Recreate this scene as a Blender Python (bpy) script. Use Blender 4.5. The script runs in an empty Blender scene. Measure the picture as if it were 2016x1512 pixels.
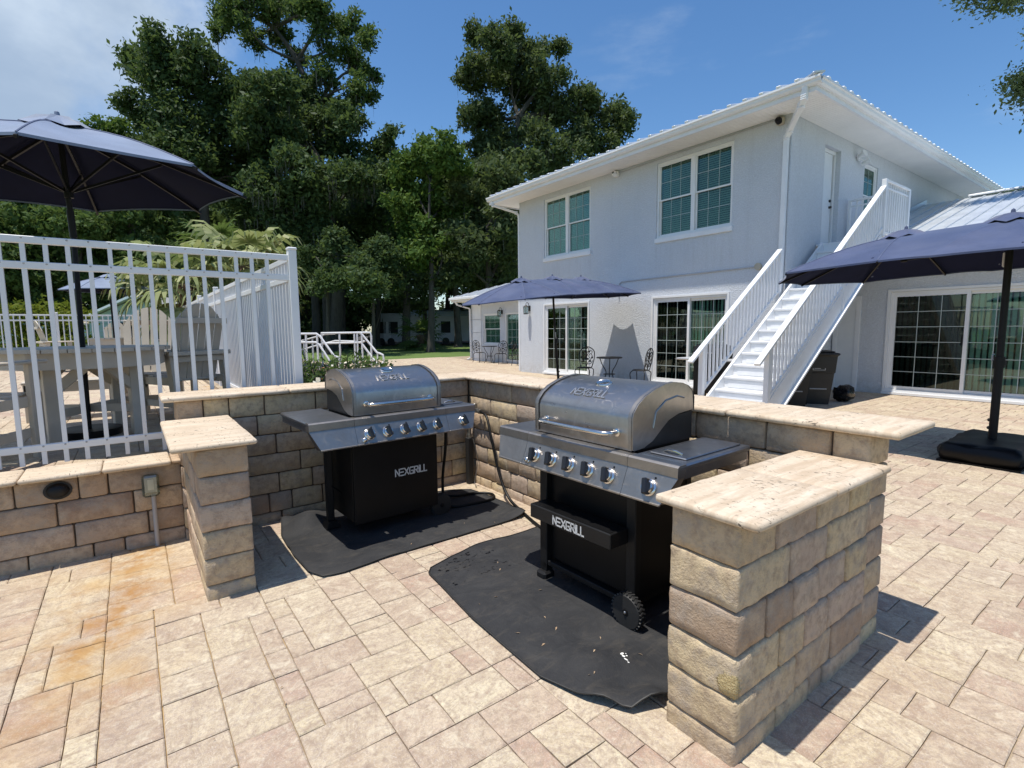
import bpy, bmesh, math, random
import numpy as np
from mathutils import Vector, Matrix, noise as mnoise
R = math.radians
PI = math.pi
rng = random.Random(11)
nrng = np.random.default_rng(5)
SC = bpy.context.scene
COL = SC.collection

# ------------------------------------------------------------------ camera
# world axes follow the house: +X runs away to the right (along the stair wall),
# +Y runs away to the left (along the front wall); z = 0 is the paved terrace
YAW, PITCH, ROLL, EYE = R(53.557), R(6.150), R(-0.533), 1.5
_F0 = Vector((math.cos(YAW), math.sin(YAW), 0)); _R0 = Vector((math.sin(YAW), -math.cos(YAW), 0)); _U0 = Vector((0, 0, 1))
_F = _F0*math.cos(PITCH) - _U0*math.sin(PITCH); _U = _U0*math.cos(PITCH) + _F0*math.sin(PITCH)
_r = _R0*math.cos(ROLL) + _U*math.sin(ROLL); _u = _U*math.cos(ROLL) - _R0*math.sin(ROLL)
cam_d = bpy.data.cameras.new('camera'); cam = bpy.data.objects.new('camera', cam_d); COL.objects.link(cam)
m = Matrix((( _r.x, _u.x, -_F.x, 0), (_r.y, _u.y, -_F.y, 0), (_r.z, _u.z, -_F.z, EYE), (0, 0, 0, 1)))
cam.matrix_world = m
cam_d.sensor_width = 36; cam_d.lens = 36*1013.9/2016
cam_d.clip_start = 0.05; cam_d.clip_end = 2000
SC.camera = cam

# ------------------------------------------------------------------ world, sun, exposure
SUN = Vector((0.26, -0.012, -1.0)).normalized()      # the way the light travels
SKY_STRENGTH, SUN_STRENGTH, EXPOSURE = 0.108, 5.0, 0.07
W = bpy.data.worlds.new('World'); SC.world = W; W.use_nodes = True
wn, wl_ = W.node_tree.nodes, W.node_tree.links
for n in list(wn): wn.remove(n)
def WN(t, **k):
    n = wn.new(t)
    for a, b in k.items(): setattr(n, a, b)
    return n
sky = WN('ShaderNodeTexSky', sky_type='NISHITA'); sky.sun_disc = False
sky.sun_elevation = math.asin(-SUN.z); sky.sun_rotation = math.atan2(-SUN.x, -SUN.y)
sky.air_density = 1.0; sky.dust_density = 0.5; sky.ozone_density = 3.0; sky.altitude = 10
tc = WN('ShaderNodeTexCoord')
def vmath(op, a, b=None):
    n = WN('ShaderNodeVectorMath', operation=op); wl_.new(a, n.inputs[0])
    if b is not None:
        if isinstance(b, (tuple, list, Vector)): n.inputs[1].default_value = tuple(b)
        else: wl_.new(b, n.inputs[1])
    return n
def wmath(op, a, b=0.0, c=None, clamp=False):
    n = WN('ShaderNodeMath', operation=op); n.use_clamp = clamp
    for i, v in enumerate((a, b, c)):
        if v is None: continue
        if isinstance(v, (int, float)): n.inputs[i].default_value = v
        else: wl_.new(v, n.inputs[i])
    return n.outputs[0]
def wnoise(scale, detail, rough, stretch=(1, 1, 1), off=(0, 0, 0)):
    mp = WN('ShaderNodeMapping'); mp.inputs['Scale'].default_value = stretch; mp.inputs['Location'].default_value = off
    wl_.new(tc.outputs['Generated'], mp.inputs['Vector'])
    n = WN('ShaderNodeTexNoise'); n.inputs['Scale'].default_value = scale; n.inputs['Detail'].default_value = detail
    n.inputs['Roughness'].default_value = rough; wl_.new(mp.outputs[0], n.inputs['Vector'])
    return n.outputs['Fac']
def ramp01(x, lo, hi):
    n = WN('ShaderNodeMapRange', interpolation_type='SMOOTHSTEP'); wl_.new(x, n.inputs[0])
    n.inputs[1].default_value = lo; n.inputs[2].default_value = hi
    return n.outputs[0]
# tall cumulus bank low on the left, feathered edge, plus thin wisps all over the sky
bank_dir = Vector((-0.33, 0.86, 0.38)).normalized()
dotn = vmath('DOT_PRODUCT', tc.outputs['Generated'], bank_dir)
edge = wnoise(5.0, 8, 0.62)
bank_v = wmath('ADD', dotn.outputs['Value'], wmath('MULTIPLY', wmath('SUBTRACT', edge, 0.5), 0.17))
bank = ramp01(bank_v, 0.88, 0.965)
wisp_n = wnoise(2.6, 7, 0.6, (1, 1, 3.2), (3.1, 0.4, 0))
wisps = wmath('MULTIPLY', ramp01(wisp_n, 0.56, 0.80), 0.30)
haze_n = WN('ShaderNodeSeparateXYZ'); wl_.new(tc.outputs['Generated'], haze_n.inputs[0])
cover = wmath('MAXIMUM', wmath('MULTIPLY', bank, 0.9), wisps)
cl_tone = wnoise(3.0, 6, 0.55, (1, 1, 1.6), (7, 2, 1))
clc = WN('ShaderNodeMix', data_type='RGBA'); wl_.new(ramp01(cl_tone, 0.35, 0.7), clc.inputs[0])
clc.inputs[6].default_value = (3.6, 4.6, 6.0, 1); clc.inputs[7].default_value = (7.0, 8.0, 9.0, 1)
mix = WN('ShaderNodeMix', data_type='RGBA'); wl_.new(cover, mix.inputs[0])
hs = WN('ShaderNodeHueSaturation'); hs.inputs['Saturation'].default_value = 1.20; hs.inputs['Value'].default_value = 1.40; wl_.new(sky.outputs[0], hs.inputs['Color'])
wl_.new(hs.outputs[0], mix.inputs[6]); wl_.new(clc.outputs[2], mix.inputs[7])
bg = WN('ShaderNodeBackground'); bg.inputs['Strength'].default_value = SKY_STRENGTH
wl_.new(mix.outputs[2], bg.inputs['Color'])
wo = WN('ShaderNodeOutputWorld'); wl_.new(bg.outputs[0], wo.inputs['Surface'])

sun_d = bpy.data.lights.new('sun', 'SUN'); sun_d.energy = SUN_STRENGTH; sun_d.angle = R(0.5); sun_d.color = (1.0, 0.945, 0.86)
sun = bpy.data.objects.new('sun', sun_d); COL.objects.link(sun)
sun.rotation_euler = SUN.to_track_quat('-Z', 'Y').to_euler(); sun.location = (0, 0, 30)
vs = SC.view_settings
vs.view_transform = 'Standard'; vs.look = 'None'; vs.exposure = EXPOSURE; vs.gamma = 1; vs.use_curve_mapping = False

# ------------------------------------------------------------------ materials
def mat(name):
    M = bpy.data.materials.new(name); M.use_nodes = True
    nt = M.node_tree
    for n in list(nt.nodes): nt.nodes.remove(n)
    out = nt.nodes.new('ShaderNodeOutputMaterial'); b = nt.nodes.new('ShaderNodeBsdfPrincipled')
    nt.links.new(b.outputs[0], out.inputs[0])
    return M, nt, b
class NT:
    """small helper to wire shader nodes"""
    def __init__(s, nt): s.nt = nt
    def n(s, t, **k):
        x = s.nt.nodes.new(t)
        for a, b in k.items(): setattr(x, a, b)
        return x
    def l(s, a, b): s.nt.links.new(a, b)
    def val(s, sock, v):
        if isinstance(v, (int, float, tuple, list)): sock.default_value = v
        else: s.l(v, sock)
    def coord(s, kind='Object', scale=(1, 1, 1), rot=(0, 0, 0), loc=(0, 0, 0)):
        if kind == 'World':
            t = s.n('ShaderNodeNewGeometry').outputs['Position']
        else: t = s.n('ShaderNodeTexCoord').outputs[kind]
        mp = s.n('ShaderNodeMapping'); s.l(t, mp.inputs[0])
        mp.inputs['Scale'].default_value = scale; mp.inputs['Rotation'].default_value = rot; mp.inputs['Location'].default_value = loc
        return mp.outputs[0]
    def noise(s, vec, scale, detail=4, rough=0.55, dist=0.0, out='Fac'):
        x = s.n('ShaderNodeTexNoise'); s.l(vec, x.inputs['Vector']); x.inputs['Scale'].default_value = scale
        x.inputs['Detail'].default_value = detail; x.inputs['Roughness'].default_value = rough; x.inputs['Distortion'].default_value = dist
        return x.outputs[out]
    def voro(s, vec, scale, feat='F1', out='Distance'):
        x = s.n('ShaderNodeTexVoronoi', feature=feat); s.l(vec, x.inputs['Vector']); x.inputs['Scale'].default_value = scale
        return x.outputs[out]
    def ramp(s, fac, stops):
        x = s.n('ShaderNodeValToRGB'); s.l(fac, x.inputs[0]); e = x.color_ramp.elements
        while len(e) < len(stops): e.new(0.5)
        for i, (p, c) in enumerate(stops):
            e[i].position = p; e[i].color = (c, c, c, 1) if isinstance(c, (int, float)) else (*c, 1)
        return x.outputs[0]
    def mix(s, fac, a, b, blend='MIX'):
        x = s.n('ShaderNodeMix', data_type='RGBA', blend_type=blend); s.val(x.inputs[0], fac)
        for i, v in ((6, a), (7, b)): s.val(x.inputs[i], (*v, 1) if isinstance(v, (tuple, list)) and len(v) == 3 else v)
        return x.outputs[2]
    def math(s, op, a, b=0.0, clamp=False):
        x = s.n('ShaderNodeMath', operation=op); x.use_clamp = clamp; s.val(x.inputs[0], a); s.val(x.inputs[1], b)
        return x.outputs[0]
    def bump(s, h, strength=0.3, dist=0.01, prev=None):
        x = s.n('ShaderNodeBump'); x.inputs['Strength'].default_value = strength; x.inputs['Distance'].default_value = dist
        s.l(h, x.inputs['Height'])
        if prev is not None: s.l(prev, x.inputs['Normal'])
        return x.outputs[0]
    def attr(s, name, out='Fac'):
        x = s.n('ShaderNodeAttribute', attribute_name=name); return x.outputs[out]
    def sep(s, v):
        x = s.n('ShaderNodeSeparateXYZ'); s.l(v, x.inputs[0]); return x.outputs
def simple(name, col, rough=0.5, metal=0.0, var=0.12, scale=6.0, bump=0.0, bscale=60.0, spec=None, kind='Object'):
    M, nt, b = mat(name); h = NT(nt); v = h.coord(kind)
    f = h.noise(v, scale, 5, 0.6)
    c = h.mix(h.ramp(f, [(0.3, 0.0), (0.7, 1.0)]), tuple(x*(1-var) for x in col), tuple(min(1, x*(1+var)) for x in col))
    h.l(c, b.inputs['Base Color']); b.inputs['Metallic'].default_value = metal
    h.l(h.math('ADD', h.math('MULTIPLY', f, 0.16), rough-0.08), b.inputs['Roughness'])
    if spec is not None: b.inputs['Specular IOR Level'].default_value = spec
    if bump: h.l(h.bump(h.noise(v, bscale, 4), bump, 0.004), b.inputs['Normal'])
    return M
MAT = {}
def m_stucco():
    M, nt, b = mat('stucco'); h = NT(nt); v = h.coord('World')
    n1 = h.noise(v, 38, 6, 0.65); n2 = h.noise(v, 9, 4, 0.6); n3 = h.noise(v, 0.7, 3, 0.6); n4 = h.noise(v, 120, 2, 0.5)
    c = h.mix(h.ramp(n3, [(0.3, 0.0), (0.75, 1.0)]), (0.615, 0.65, 0.695), (0.69, 0.72, 0.76))
    c = h.mix(h.math('MULTIPLY', h.ramp(n1, [(0.40, 1.0), (0.60, 0.0)]), 0.28), c, (0.42, 0.43, 0.45))
    # faint rain streaks
    st = h.noise(h.coord('World', (5, 5, 0.35)), 1.0, 4, 0.6)
    c = h.mix(h.math('MULTIPLY', h.ramp(st, [(0.55, 0.0), (0.8, 1.0)]), 0.22), c, (0.45, 0.46, 0.48))
    sx, sy, sz = h.sep(v); st2 = h.noise(h.coord('World', (9, 9, 0.7)), 1.0, 4, 0.65)
    band = h.math('MULTIPLY', h.math('MULTIPLY', h.math('SUBTRACT', 3.60, sz), 8.0, True), h.math('MULTIPLY', h.math('SUBTRACT', sz, 2.55), 0.9, True))
    win = h.math('ADD', h.math('MULTIPLY', h.math('GREATER_THAN', sy, 6.45), h.math('LESS_THAN', sy, 8.6)), h.math('MULTIPLY', h.math('GREATER_THAN', sy, 10.85), h.math('LESS_THAN', sy, 13.0)))
    c = h.mix(h.math('MULTIPLY', h.math('MULTIPLY', h.math('MULTIPLY', band, win), h.ramp(st2, [(0.48, 0.0), (0.7, 1.0)])), 0.30), c, (0.36, 0.36, 0.35))
    low = h.math('MULTIPLY', h.math('MULTIPLY', h.math('SUBTRACT', 0.42, sz), 3.2, True), h.ramp(h.noise(v, 7, 5, 0.7), [(0.4, 0.0), (0.65, 1.0)]))
    c = h.mix(h.math('MULTIPLY', low, 0.40), c, (0.40, 0.36, 0.31))
    h.l(c, b.inputs['Base Color']); b.inputs['Roughness'].default_value = 0.92; b.inputs['Specular IOR Level'].default_value = 0.15
    hh = h.math('ADD', h.math('MULTIPLY', h.ramp(n1, [(0.40, 0.0), (0.62, 1.0)]), 0.9), h.math('ADD', h.math('MULTIPLY', n2, 0.5), h.math('MULTIPLY', n4, 0.25)))
    h.l(h.bump(hh, 0.6, 0.014), b.inputs['Normal']); return M
def m_stone():
    """tumbled concrete wall stone: every stone its own mix of tan, brown, straw and grey"""
    M, nt, b = mat('wall_stone'); h = NT(nt)
    v0 = h.coord('World'); rnd = h.n('ShaderNodeObjectInfo').outputs['Random']
    cx = h.n('ShaderNodeCombineXYZ')
    for q, k in enumerate((31.0, 57.0, 83.0)): h.val(cx.inputs[q], h.math('MULTIPLY', rnd, k))
    av = h.n('ShaderNodeVectorMath', operation='ADD'); h.l(v0, av.inputs[0]); h.l(cx.outputs[0], av.inputs[1]); v = av.outputs[0]
    base = h.ramp(rnd, [(0.0, (0.53, 0.40, 0.27)), (0.2, (0.43, 0.31, 0.22)), (0.36, (0.60, 0.475, 0.29)), (0.52, (0.36, 0.25, 0.18)), (0.7, (0.63, 0.505, 0.30)), (0.85, (0.50, 0.38, 0.29)), (1.0, (0.40, 0.31, 0.235))])
    n1 = h.noise(v, 4.5, 6, 0.65, 0.8); n2 = h.noise(v, 22, 6, 0.7); n3 = h.noise(v, 110, 3, 0.6)
    c = h.mix(h.ramp(n1, [(0.46, 0.0), (0.64, 0.55)]), base, (0.60, 0.48, 0.345))
    c = h.mix(h.math('MULTIPLY', h.ramp(n2, [(0.45, 0.0), (0.66, 1.0)]), 0.7), c, (0.28, 0.205, 0.15))
    n5 = h.noise(h.coord('World', loc=(4, 9, 2)), 6.5, 6, 0.7)
    c = h.mix(h.math('MULTIPLY', h.ramp(n5, [(0.50, 0.0), (0.62, 1.0)]), 0.6), c, (0.37, 0.315, 0.26))
    c = h.mix(h.math('MULTIPLY', h.ramp(n3, [(0.55, 0.0), (0.8, 1.0)]), 0.35), c, (0.48, 0.42, 0.33))
    sc = h.noise(h.coord('World', (1, 1, 7), (0.2, 0.1, 0.5)), 26, 3, 0.7)
    c = h.mix(h.math('MULTIPLY', h.ramp(sc, [(0.66, 0.0), (0.74, 1.0)]), 0.35), c, (0.52, 0.46, 0.38))
    dv = h.n('ShaderNodeVectorMath', operation='DISTANCE'); h.l(v0, dv.inputs[0]); dv.inputs[1].default_value = (1.53, 0.872, 0.285)
    chip = h.ramp(h.math('ADD', dv.outputs['Value'], h.math('MULTIPLY', h.math('SUBTRACT', h.noise(v, 45, 3), 0.5), 0.05)), [(0.045, 1.0), (0.055, 0.0)])
    c = h.mix(chip, c, (0.66, 0.52, 0.27))
    h.l(c, b.inputs['Base Color']); b.inputs['Roughness'].default_value = 0.9; b.inputs['Specular IOR Level'].default_value = 0.2
    hh = h.math('ADD', h.math('ADD', h.math('MULTIPLY', n2, 1.0), h.math('MULTIPLY', n3, 0.5)), h.math('MULTIPLY', chip, h.math('MULTIPLY', n3, 3.0)))
    h.l(h.bump(hh, 0.9, 0.010), b.inputs['Normal']); return M
def m_travertine():
    M, nt, b = mat('travertine'); h = NT(nt); v = h.coord('World')
    rnd = h.n('ShaderNodeObjectInfo').outputs['Random']
    band = h.noise(h.coord('World', (3.0, 22, 6), (0, 0, 0.5)), 1.0, 6, 0.65, 0.4)
    n1 = h.noise(v, 3.0, 5, 0.6, 0.5)
    c = h.mix(h.ramp(n1, [(0.35, 0.0), (0.68, 1.0)]), (0.60, 0.49, 0.365), (0.70, 0.60, 0.475))
    c = h.mix(h.math('MULTIPLY', h.ramp(band, [(0.42, 0.0), (0.62, 1.0)]), 0.8), c, (0.47, 0.36, 0.25))
    c = h.mix(h.math('MULTIPLY', rnd, 0.22), c, (0.57, 0.47, 0.33))
    n2 = h.noise(v, 60, 4, 0.7)
    c = h.mix(h.math('MULTIPLY', h.ramp(n2, [(0.48, 0.0), (0.72, 1.0)]), 0.45), c, (0.42, 0.33, 0.24))
    cell = h.noise(h.coord('World', (60, 26, 60), (0, 0, 0.4)), 1.0, 3, 0.75, 0.6)
    where = h.noise(v, 7, 3, 0.6)
    pit = h.math('MULTIPLY', h.ramp(cell, [(0.60, 0.0), (0.65, 1.0)]), h.ramp(where, [(0.42, 0.0), (0.55, 1.0)]))
    c = h.mix(pit, c, (0.11, 0.09, 0.07))
    h.l(c, b.inputs['Base Color']); b.inputs['Roughness'].default_value = 0.75; b.inputs['Specular IOR Level'].default_value = 0.3
    hh = h.math('SUBTRACT', h.math('MULTIPLY', n2, 0.25), pit)
    h.l(h.bump(hh, 0.5, 0.004), b.inputs['Normal']); return M
def m_paver():
    """sun-bleached concrete paver with a slate-like face; tint is one number per paver"""
    M, nt, b = mat('paver'); h = NT(nt); v = h.coord('World')
    t = h.attr('tint'); t2 = h.attr('tint2')
    base = h.ramp(t, [(0.0, (0.42, 0.31, 0.225)), (0.18, (0.52, 0.425, 0.295)), (0.36, (0.565, 0.475, 0.315)), (0.52, (0.44, 0.335, 0.245)), (0.70, (0.64, 0.565, 0.39)), (0.86, (0.465, 0.345, 0.26)), (1.0, (0.39, 0.25, 0.18))])
    comb = h.n('ShaderNodeCombineXYZ'); h.val(comb.inputs[2], h.math('MULTIPLY', t2, 40.0))
    add = h.n('ShaderNodeVectorMath', operation='ADD'); h.l(v, add.inputs[0]); h.l(comb.outputs[0], add.inputs[1])
    vv = add.outputs[0]
    mp = h.n('ShaderNodeMapping'); h.l(vv, mp.inputs[0]); mp.inputs['Scale'].default_value = (5, 22, 1)
    rotv = h.n('ShaderNodeVectorRotate', rotation_type='Z_AXIS'); h.l(vv, rotv.inputs['Vector']); h.val(rotv.inputs['Angle'], h.math('MULTIPLY', t2, 6.28)); h.l(rotv.outputs[0], mp.inputs[0])
    streak = h.noise(mp.outputs[0], 1.0, 6, 0.68, 1.3)
    n1 = h.noise(vv, 9, 6, 0.65); n2 = h.noise(vv, 70, 5, 0.72); n3 = h.noise(vv, 210, 2, 0.6)
    c = h.mix(h.math('MULTIPLY', h.ramp(streak, [(0.42, 0.0), (0.62, 1.0)]), 0.7), base, (0.335, 0.245, 0.18))
    c = h.mix(h.math('MULTIPLY', h.ramp(n1, [(0.42, 0.0), (0.66, 1.0)]), 0.6), c, (0.61, 0.515, 0.37))
    c = h.mix(h.math('MULTIPLY', h.ramp(n2, [(0.46, 0.0), (0.66, 1.0)]), 0.75), c, (0.34, 0.265, 0.22))
    c = h.mix(h.math('MULTIPLY', h.ramp(n3, [(0.52, 0.0), (0.75, 1.0)]), 0.5), c, (0.70, 0.64, 0.55))
    n4 = h.noise(vv, 30, 6, 0.75, 0.6); n6 = h.noise(vv, 13, 5, 0.7, 1.0)
    c = h.mix(h.math('MULTIPLY', h.ramp(n4, [(0.50, 0.0), (0.62, 1.0)]), 0.55), c, (0.30, 0.225, 0.165))
    c = h.mix(h.math('MULTIPLY', h.ramp(n6, [(0.54, 0.0), (0.68, 1.0)]), 0.45), c, (0.70, 0.63, 0.48))
    # rust washed out of the low wall's outlet, following the fall of the ground
    wv = h.coord('World'); sx, sy, sz = h.sep(wv)
    jx = h.math('ADD', h.math('ADD', sx, h.math('SUBTRACT', 0.86, h.math('MULTIPLY', sy, 0.2))), h.math('MULTIPLY', h.math('SUBTRACT', h.noise(wv, 3.2, 4), 0.5), 0.75))
    mx = h.math('SUBTRACT', 1.0, h.math('MULTIPLY', h.math('ABSOLUTE', jx), 4.2), True)
    my = h.math('MULTIPLY', h.math('SUBTRACT', sy, 2.2, ), 1.3, True)
    rust = h.math('MULTIPLY', h.math('MULTIPLY', h.math('POWER', mx, 0.8), my), h.ramp(h.noise(wv, 8, 5, 0.7), [(0.36, 0.0), (0.60, 1.0)]))
    c = h.mix(h.math('MULTIPLY', rust, 0.92, True), c, (0.37, 0.195, 0.065))
    yx = h.math('SUBTRACT', 1.0, h.math('MULTIPLY', h.math('ABSOLUTE', h.math('SUBTRACT', jx, -0.1)), 1.5), True)
    yl = h.math('MULTIPLY', yx, h.ramp(h.noise(wv, 2.4, 4, 0.6), [(0.42, 0.0), (0.7, 0.55)]))
    c = h.mix(h.math('MULTIPLY', yl, h.math('MULTIPLY', h.math('SUBTRACT', sy, 1.2), 0.6, True)), c, (0.55, 0.385, 0.18))
    # drips and spots
    d = h.voro(h.coord('World', (1, 1, 0), (0, 0, 0.6)), 2.3); dn = h.math('ADD', d, h.math('MULTIPLY', h.noise(wv, 30, 3), 0.07))
    area = h.ramp(h.noise(h.coord('World', loc=(1.3, 0.2, 0)), 1.6, 2), [(0.5, 0.0), (0.56, 1.0)])
    spot = h.math('MULTIPLY', h.ramp(dn, [(0.095, 1.0), (0.11, 0.0)]), area)
    c = h.mix(h.math('MULTIPLY', spot, 0.6), c, (0.25, 0.17, 0.10))
    h.l(c, b.inputs['Base Color']); b.inputs['Roughness'].default_value = 0.88; b.inputs['Specular IOR Level'].default_value = 0.2
    hh = h.math('ADD', h.math('MULTIPLY', streak, 1.0), h.math('ADD', h.math('MULTIPLY', n2, 0.45), h.math('MULTIPLY', n1, 0.5)))
    h.l(h.bump(hh, 0.9, 0.008), b.inputs['Normal']); return M
def m_joint():
    M, nt, b = mat('joint_sand'); h = NT(nt); v = h.coord('World')
    f = h.noise(v, 2.0, 5, 0.6); g = h.noise(v, 150, 2)
    c = h.mix(h.ramp(f, [(0.4, 0.0), (0.65, 1.0)]), (0.26, 0.20, 0.14), (0.40, 0.32, 0.22))
    sx, sy, sz = h.sep(v)
    jx = h.math('ADD', sx, h.math('MULTIPLY', h.math('SUBTRACT', h.noise(v, 2.5, 3), 0.5), 1.0))
    rust = h.math('MULTIPLY', h.math('SUBTRACT', 1.0, h.math('MULTIPLY', h.math('ABSOLUTE', jx), 1.6), True), h.math('MULTIPLY', h.math('SUBTRACT', sy, 1.3), 0.8, True))
    c = h.mix(rust, c, (0.42, 0.26, 0.08))
    c = h.mix(h.math('MULTIPLY', g, 0.3), c, (0.45, 0.38, 0.28))
    h.l(c, b.inputs['Base Color']); b.inputs['Roughness'].default_value = 0.95; return M
def m_steel(name, col, rough, streak=0.12):
    M, nt, b = mat(name); h = NT(nt); v = h.coord('Object')
    br = h.noise(h.coord('Object', (3, 160, 160)), 1.0, 3, 0.6); sm = h.noise(v, 7, 6, 0.68, 1.2); sm2 = h.noise(h.coord('Object', (4, 9, 2), (0.4, 0.2, 0.6)), 3.0, 6, 0.6, 1.5)
    c = h.mix(h.ramp(sm, [(0.42, 0.0), (0.7, 1.0)]), col, tuple(x*0.80 for x in col))
    c = h.mix(h.math('MULTIPLY', h.ramp(sm2, [(0.55, 0.0), (0.72, 1.0)]), 0.30), c, tuple(min(1, x*1.2+0.03) for x in col))
    h.l(c, b.inputs['Base Color']); b.inputs['Metallic'].default_value = 0.96
    rr = h.math('ADD', h.math('MULTIPLY', sm, 0.22), h.math('ADD', h.math('MULTIPLY', br, streak), rough-0.14))
    h.l(h.math('ADD', rr, h.math('MULTIPLY', h.ramp(sm2, [(0.55, 0.0), (0.72, 1.0)]), 0.12)), b.inputs['Roughness'])
    h.l(h.bump(br, 0.06, 0.001), b.inputs['Normal']); return M
def m_fabric(name, col, under=0.35):
    M, nt, b = mat(name); h = NT(nt); v = h.coord('Object')
    f = h.noise(v, 3.5, 5, 0.6); wv = h.noise(v, 420, 1)
    dust = h.noise(h.coord('Object', loc=(3, 1, 7)), 1.7, 5, 0.65)
    c = h.mix(h.ramp(f, [(0.3, 0.0), (0.7, 1.0)]), tuple(x*0.85 for x in col), tuple(x*1.12 for x in col))
    c = h.mix(h.math('MULTIPLY', h.ramp(dust, [(0.4, 0.0), (0.75, 1.0)]), 0.25), c, (0.20, 0.22, 0.30))
    h.l(c, b.inputs['Base Color']); b.inputs['Roughness'].default_value = 0.62
    b.inputs['Sheen Weight'].default_value = 0.25; b.inputs['Sheen Roughness'].default_value = 0.4; b.inputs['Sheen Tint'].default_value = (0.75, 0.82, 1, 1)
    h.l(h.bump(h.math('ADD', wv, h.math('MULTIPLY', f, 2.0)), 0.12, 0.004), b.inputs['Normal']); return M
def m_mat():
    M, nt, b = mat('grill_mat_fabric'); h = NT(nt); v = h.coord('World')
    f = h.noise(v, 4, 6, 0.65, 0.6); g = h.noise(v, 90, 4, 0.7); sp = h.noise(v, 260, 2)
    st = h.noise(h.coord('World', (1, 2.6, 1), (0, 0, 0.5)), 5.0, 6, 0.7, 1.2)
    c = h.mix(h.ramp(f, [(0.35, 0.0), (0.7, 1.0)]), (0.021, 0.022, 0.0245), (0.040, 0.040, 0.041))
    c = h.mix(h.math('MULTIPLY', h.ramp(st, [(0.52, 0.0), (0.76, 1.0)]), 0.55), c, (0.085, 0.075, 0.062))
    c = h.mix(h.math('MULTIPLY', h.ramp(g, [(0.6, 0.0), (0.8, 1.0)]), 0.3), c, (0.13, 0.115, 0.095))
    sx, sy, sz = h.sep(v)
    box = h.math('MULTIPLY', h.math('MULTIPLY', h.math('GREATER_THAN', sx, 1.42), h.math('LESS_THAN', sx, 1.86)), h.math('MULTIPLY', h.math('GREATER_THAN', sy, 2.5), h.math('LESS_THAN', sy, 2.84)))
    wet = h.math('MULTIPLY', h.ramp(h.noise(h.coord('World', (1, 1.6, 1)), 26, 3, 0.6), [(0.60, 0.0), (0.635, 1.0)]), box)
    c = h.mix(wet, c, (0.004, 0.004, 0.0045))
    h.l(c, b.inputs['Base Color']); h.l(h.math('SUBTRACT', 0.74, h.math('MULTIPLY', wet, 0.45)), b.inputs['Roughness']); b.inputs['Specular IOR Level'].default_value = 0.3
    cr = h.n('ShaderNodeTexVoronoi', feature='DISTANCE_TO_EDGE'); h.l(h.coord('World', (1.0, 2.2, 1), (0, 0, 0.5)), cr.inputs['Vector']); cr.inputs['Scale'].default_value = 2.1
    fold = h.ramp(cr.outputs['Distance'], [(0.0, 1.0), (0.05, 0.0)])
    h.l(h.bump(h.math('ADD', h.math('MULTIPLY', fold, 0.25), h.math('ADD', h.math('MULTIPLY', sp, 0.3), h.math('MULTIPLY', f, 2.6))), 0.5, 0.012), b.inputs['Normal']); return M
def m_leaf(name, c1, c2, c3, trans=0.35):
    M = bpy.data.materials.new(name); M.use_nodes = True; nt = M.node_tree
    for n in list(nt.nodes): nt.nodes.remove(n)
    h = NT(nt); out = h.n('ShaderNodeOutputMaterial')
    g = h.n('ShaderNodeNewGeometry'); rnd = g.outputs['Random Per Island']
    f = h.noise(h.coord('World'), 0.35, 3, 0.6)
    c = h.ramp(rnd, [(0.0, c1), (0.55, c2), (1.0, c3)])
    c = h.mix(h.ramp(f, [(0.35, 0.0), (0.7, 0.5)]), c, c3)
    d = h.n('ShaderNodeBsdfPrincipled'); h.l(c, d.inputs['Base Color']); d.inputs['Roughness'].default_value = 0.6; d.inputs['Specular IOR Level'].default_value = 0.22
    t = h.n('ShaderNodeBsdfTranslucent'); h.l(h.mix(0.5, c, (0.12, 0.16, 0.03)), t.inputs['Color'])
    mx = h.n('ShaderNodeMixShader'); mx.inputs[0].default_value = trans; h.l(d.outputs[0], mx.inputs[1]); h.l(t.outputs[0], mx.inputs[2]); h.l(mx.outputs[0], out.inputs[0])
    return M
def m_glass(name, tint, refl=0.09):
    """window glass: clear but tinted, with a mirror coat"""
    M = bpy.data.materials.new(name); M.use_nodes = True; nt = M.node_tree
    for n in list(nt.nodes): nt.nodes.remove(n)
    h = NT(nt); out = h.n('ShaderNodeOutputMaterial')
    tr = h.n('ShaderNodeBsdfTransparent'); tr.inputs[0].default_value = (*tint, 1)
    gl = h.n('ShaderNodeBsdfGlossy'); gl.inputs['Roughness'].default_value = 0.02; gl.inputs[0].default_value = (0.78, 0.88, 0.84, 1)
    lw = h.n('ShaderNodeLayerWeight'); lw.inputs[0].default_value = 0.35
    wob = h.bump(h.noise(h.coord('World'), 1.6, 2), 0.02, 0.05); h.l(wob, gl.inputs['Normal'])
    f = h.math('ADD', h.math('MULTIPLY', lw.outputs['Fresnel'], 0.6), refl, True)
    mx = h.n('ShaderNodeMixShader'); h.l(f, mx.inputs[0]); h.l(tr.outputs[0], mx.inputs[1]); h.l(gl.outputs[0], mx.inputs[2]); h.l(mx.outputs[0], out.inputs[0])
    return M
def m_bark(name, a, bcol):
    M, nt, b = mat(name); h = NT(nt)
    f = h.noise(h.coord('World', (6, 6, 1.2)), 1.0, 6, 0.7, 0.8); g = h.noise(h.coord('World'), 2.0, 4)
    c = h.mix(h.ramp(f, [(0.35, 0.0), (0.68, 1.0)]), a, bcol); c = h.mix(h.math('MULTIPLY', g, 0.3), c, (0.13, 0.14, 0.115))
    h.l(c, b.inputs['Base Color']); b.inputs['Roughness'].default_value = 0.95; h.l(h.bump(f, 0.8, 0.04), b.inputs['Normal']); return M
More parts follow.
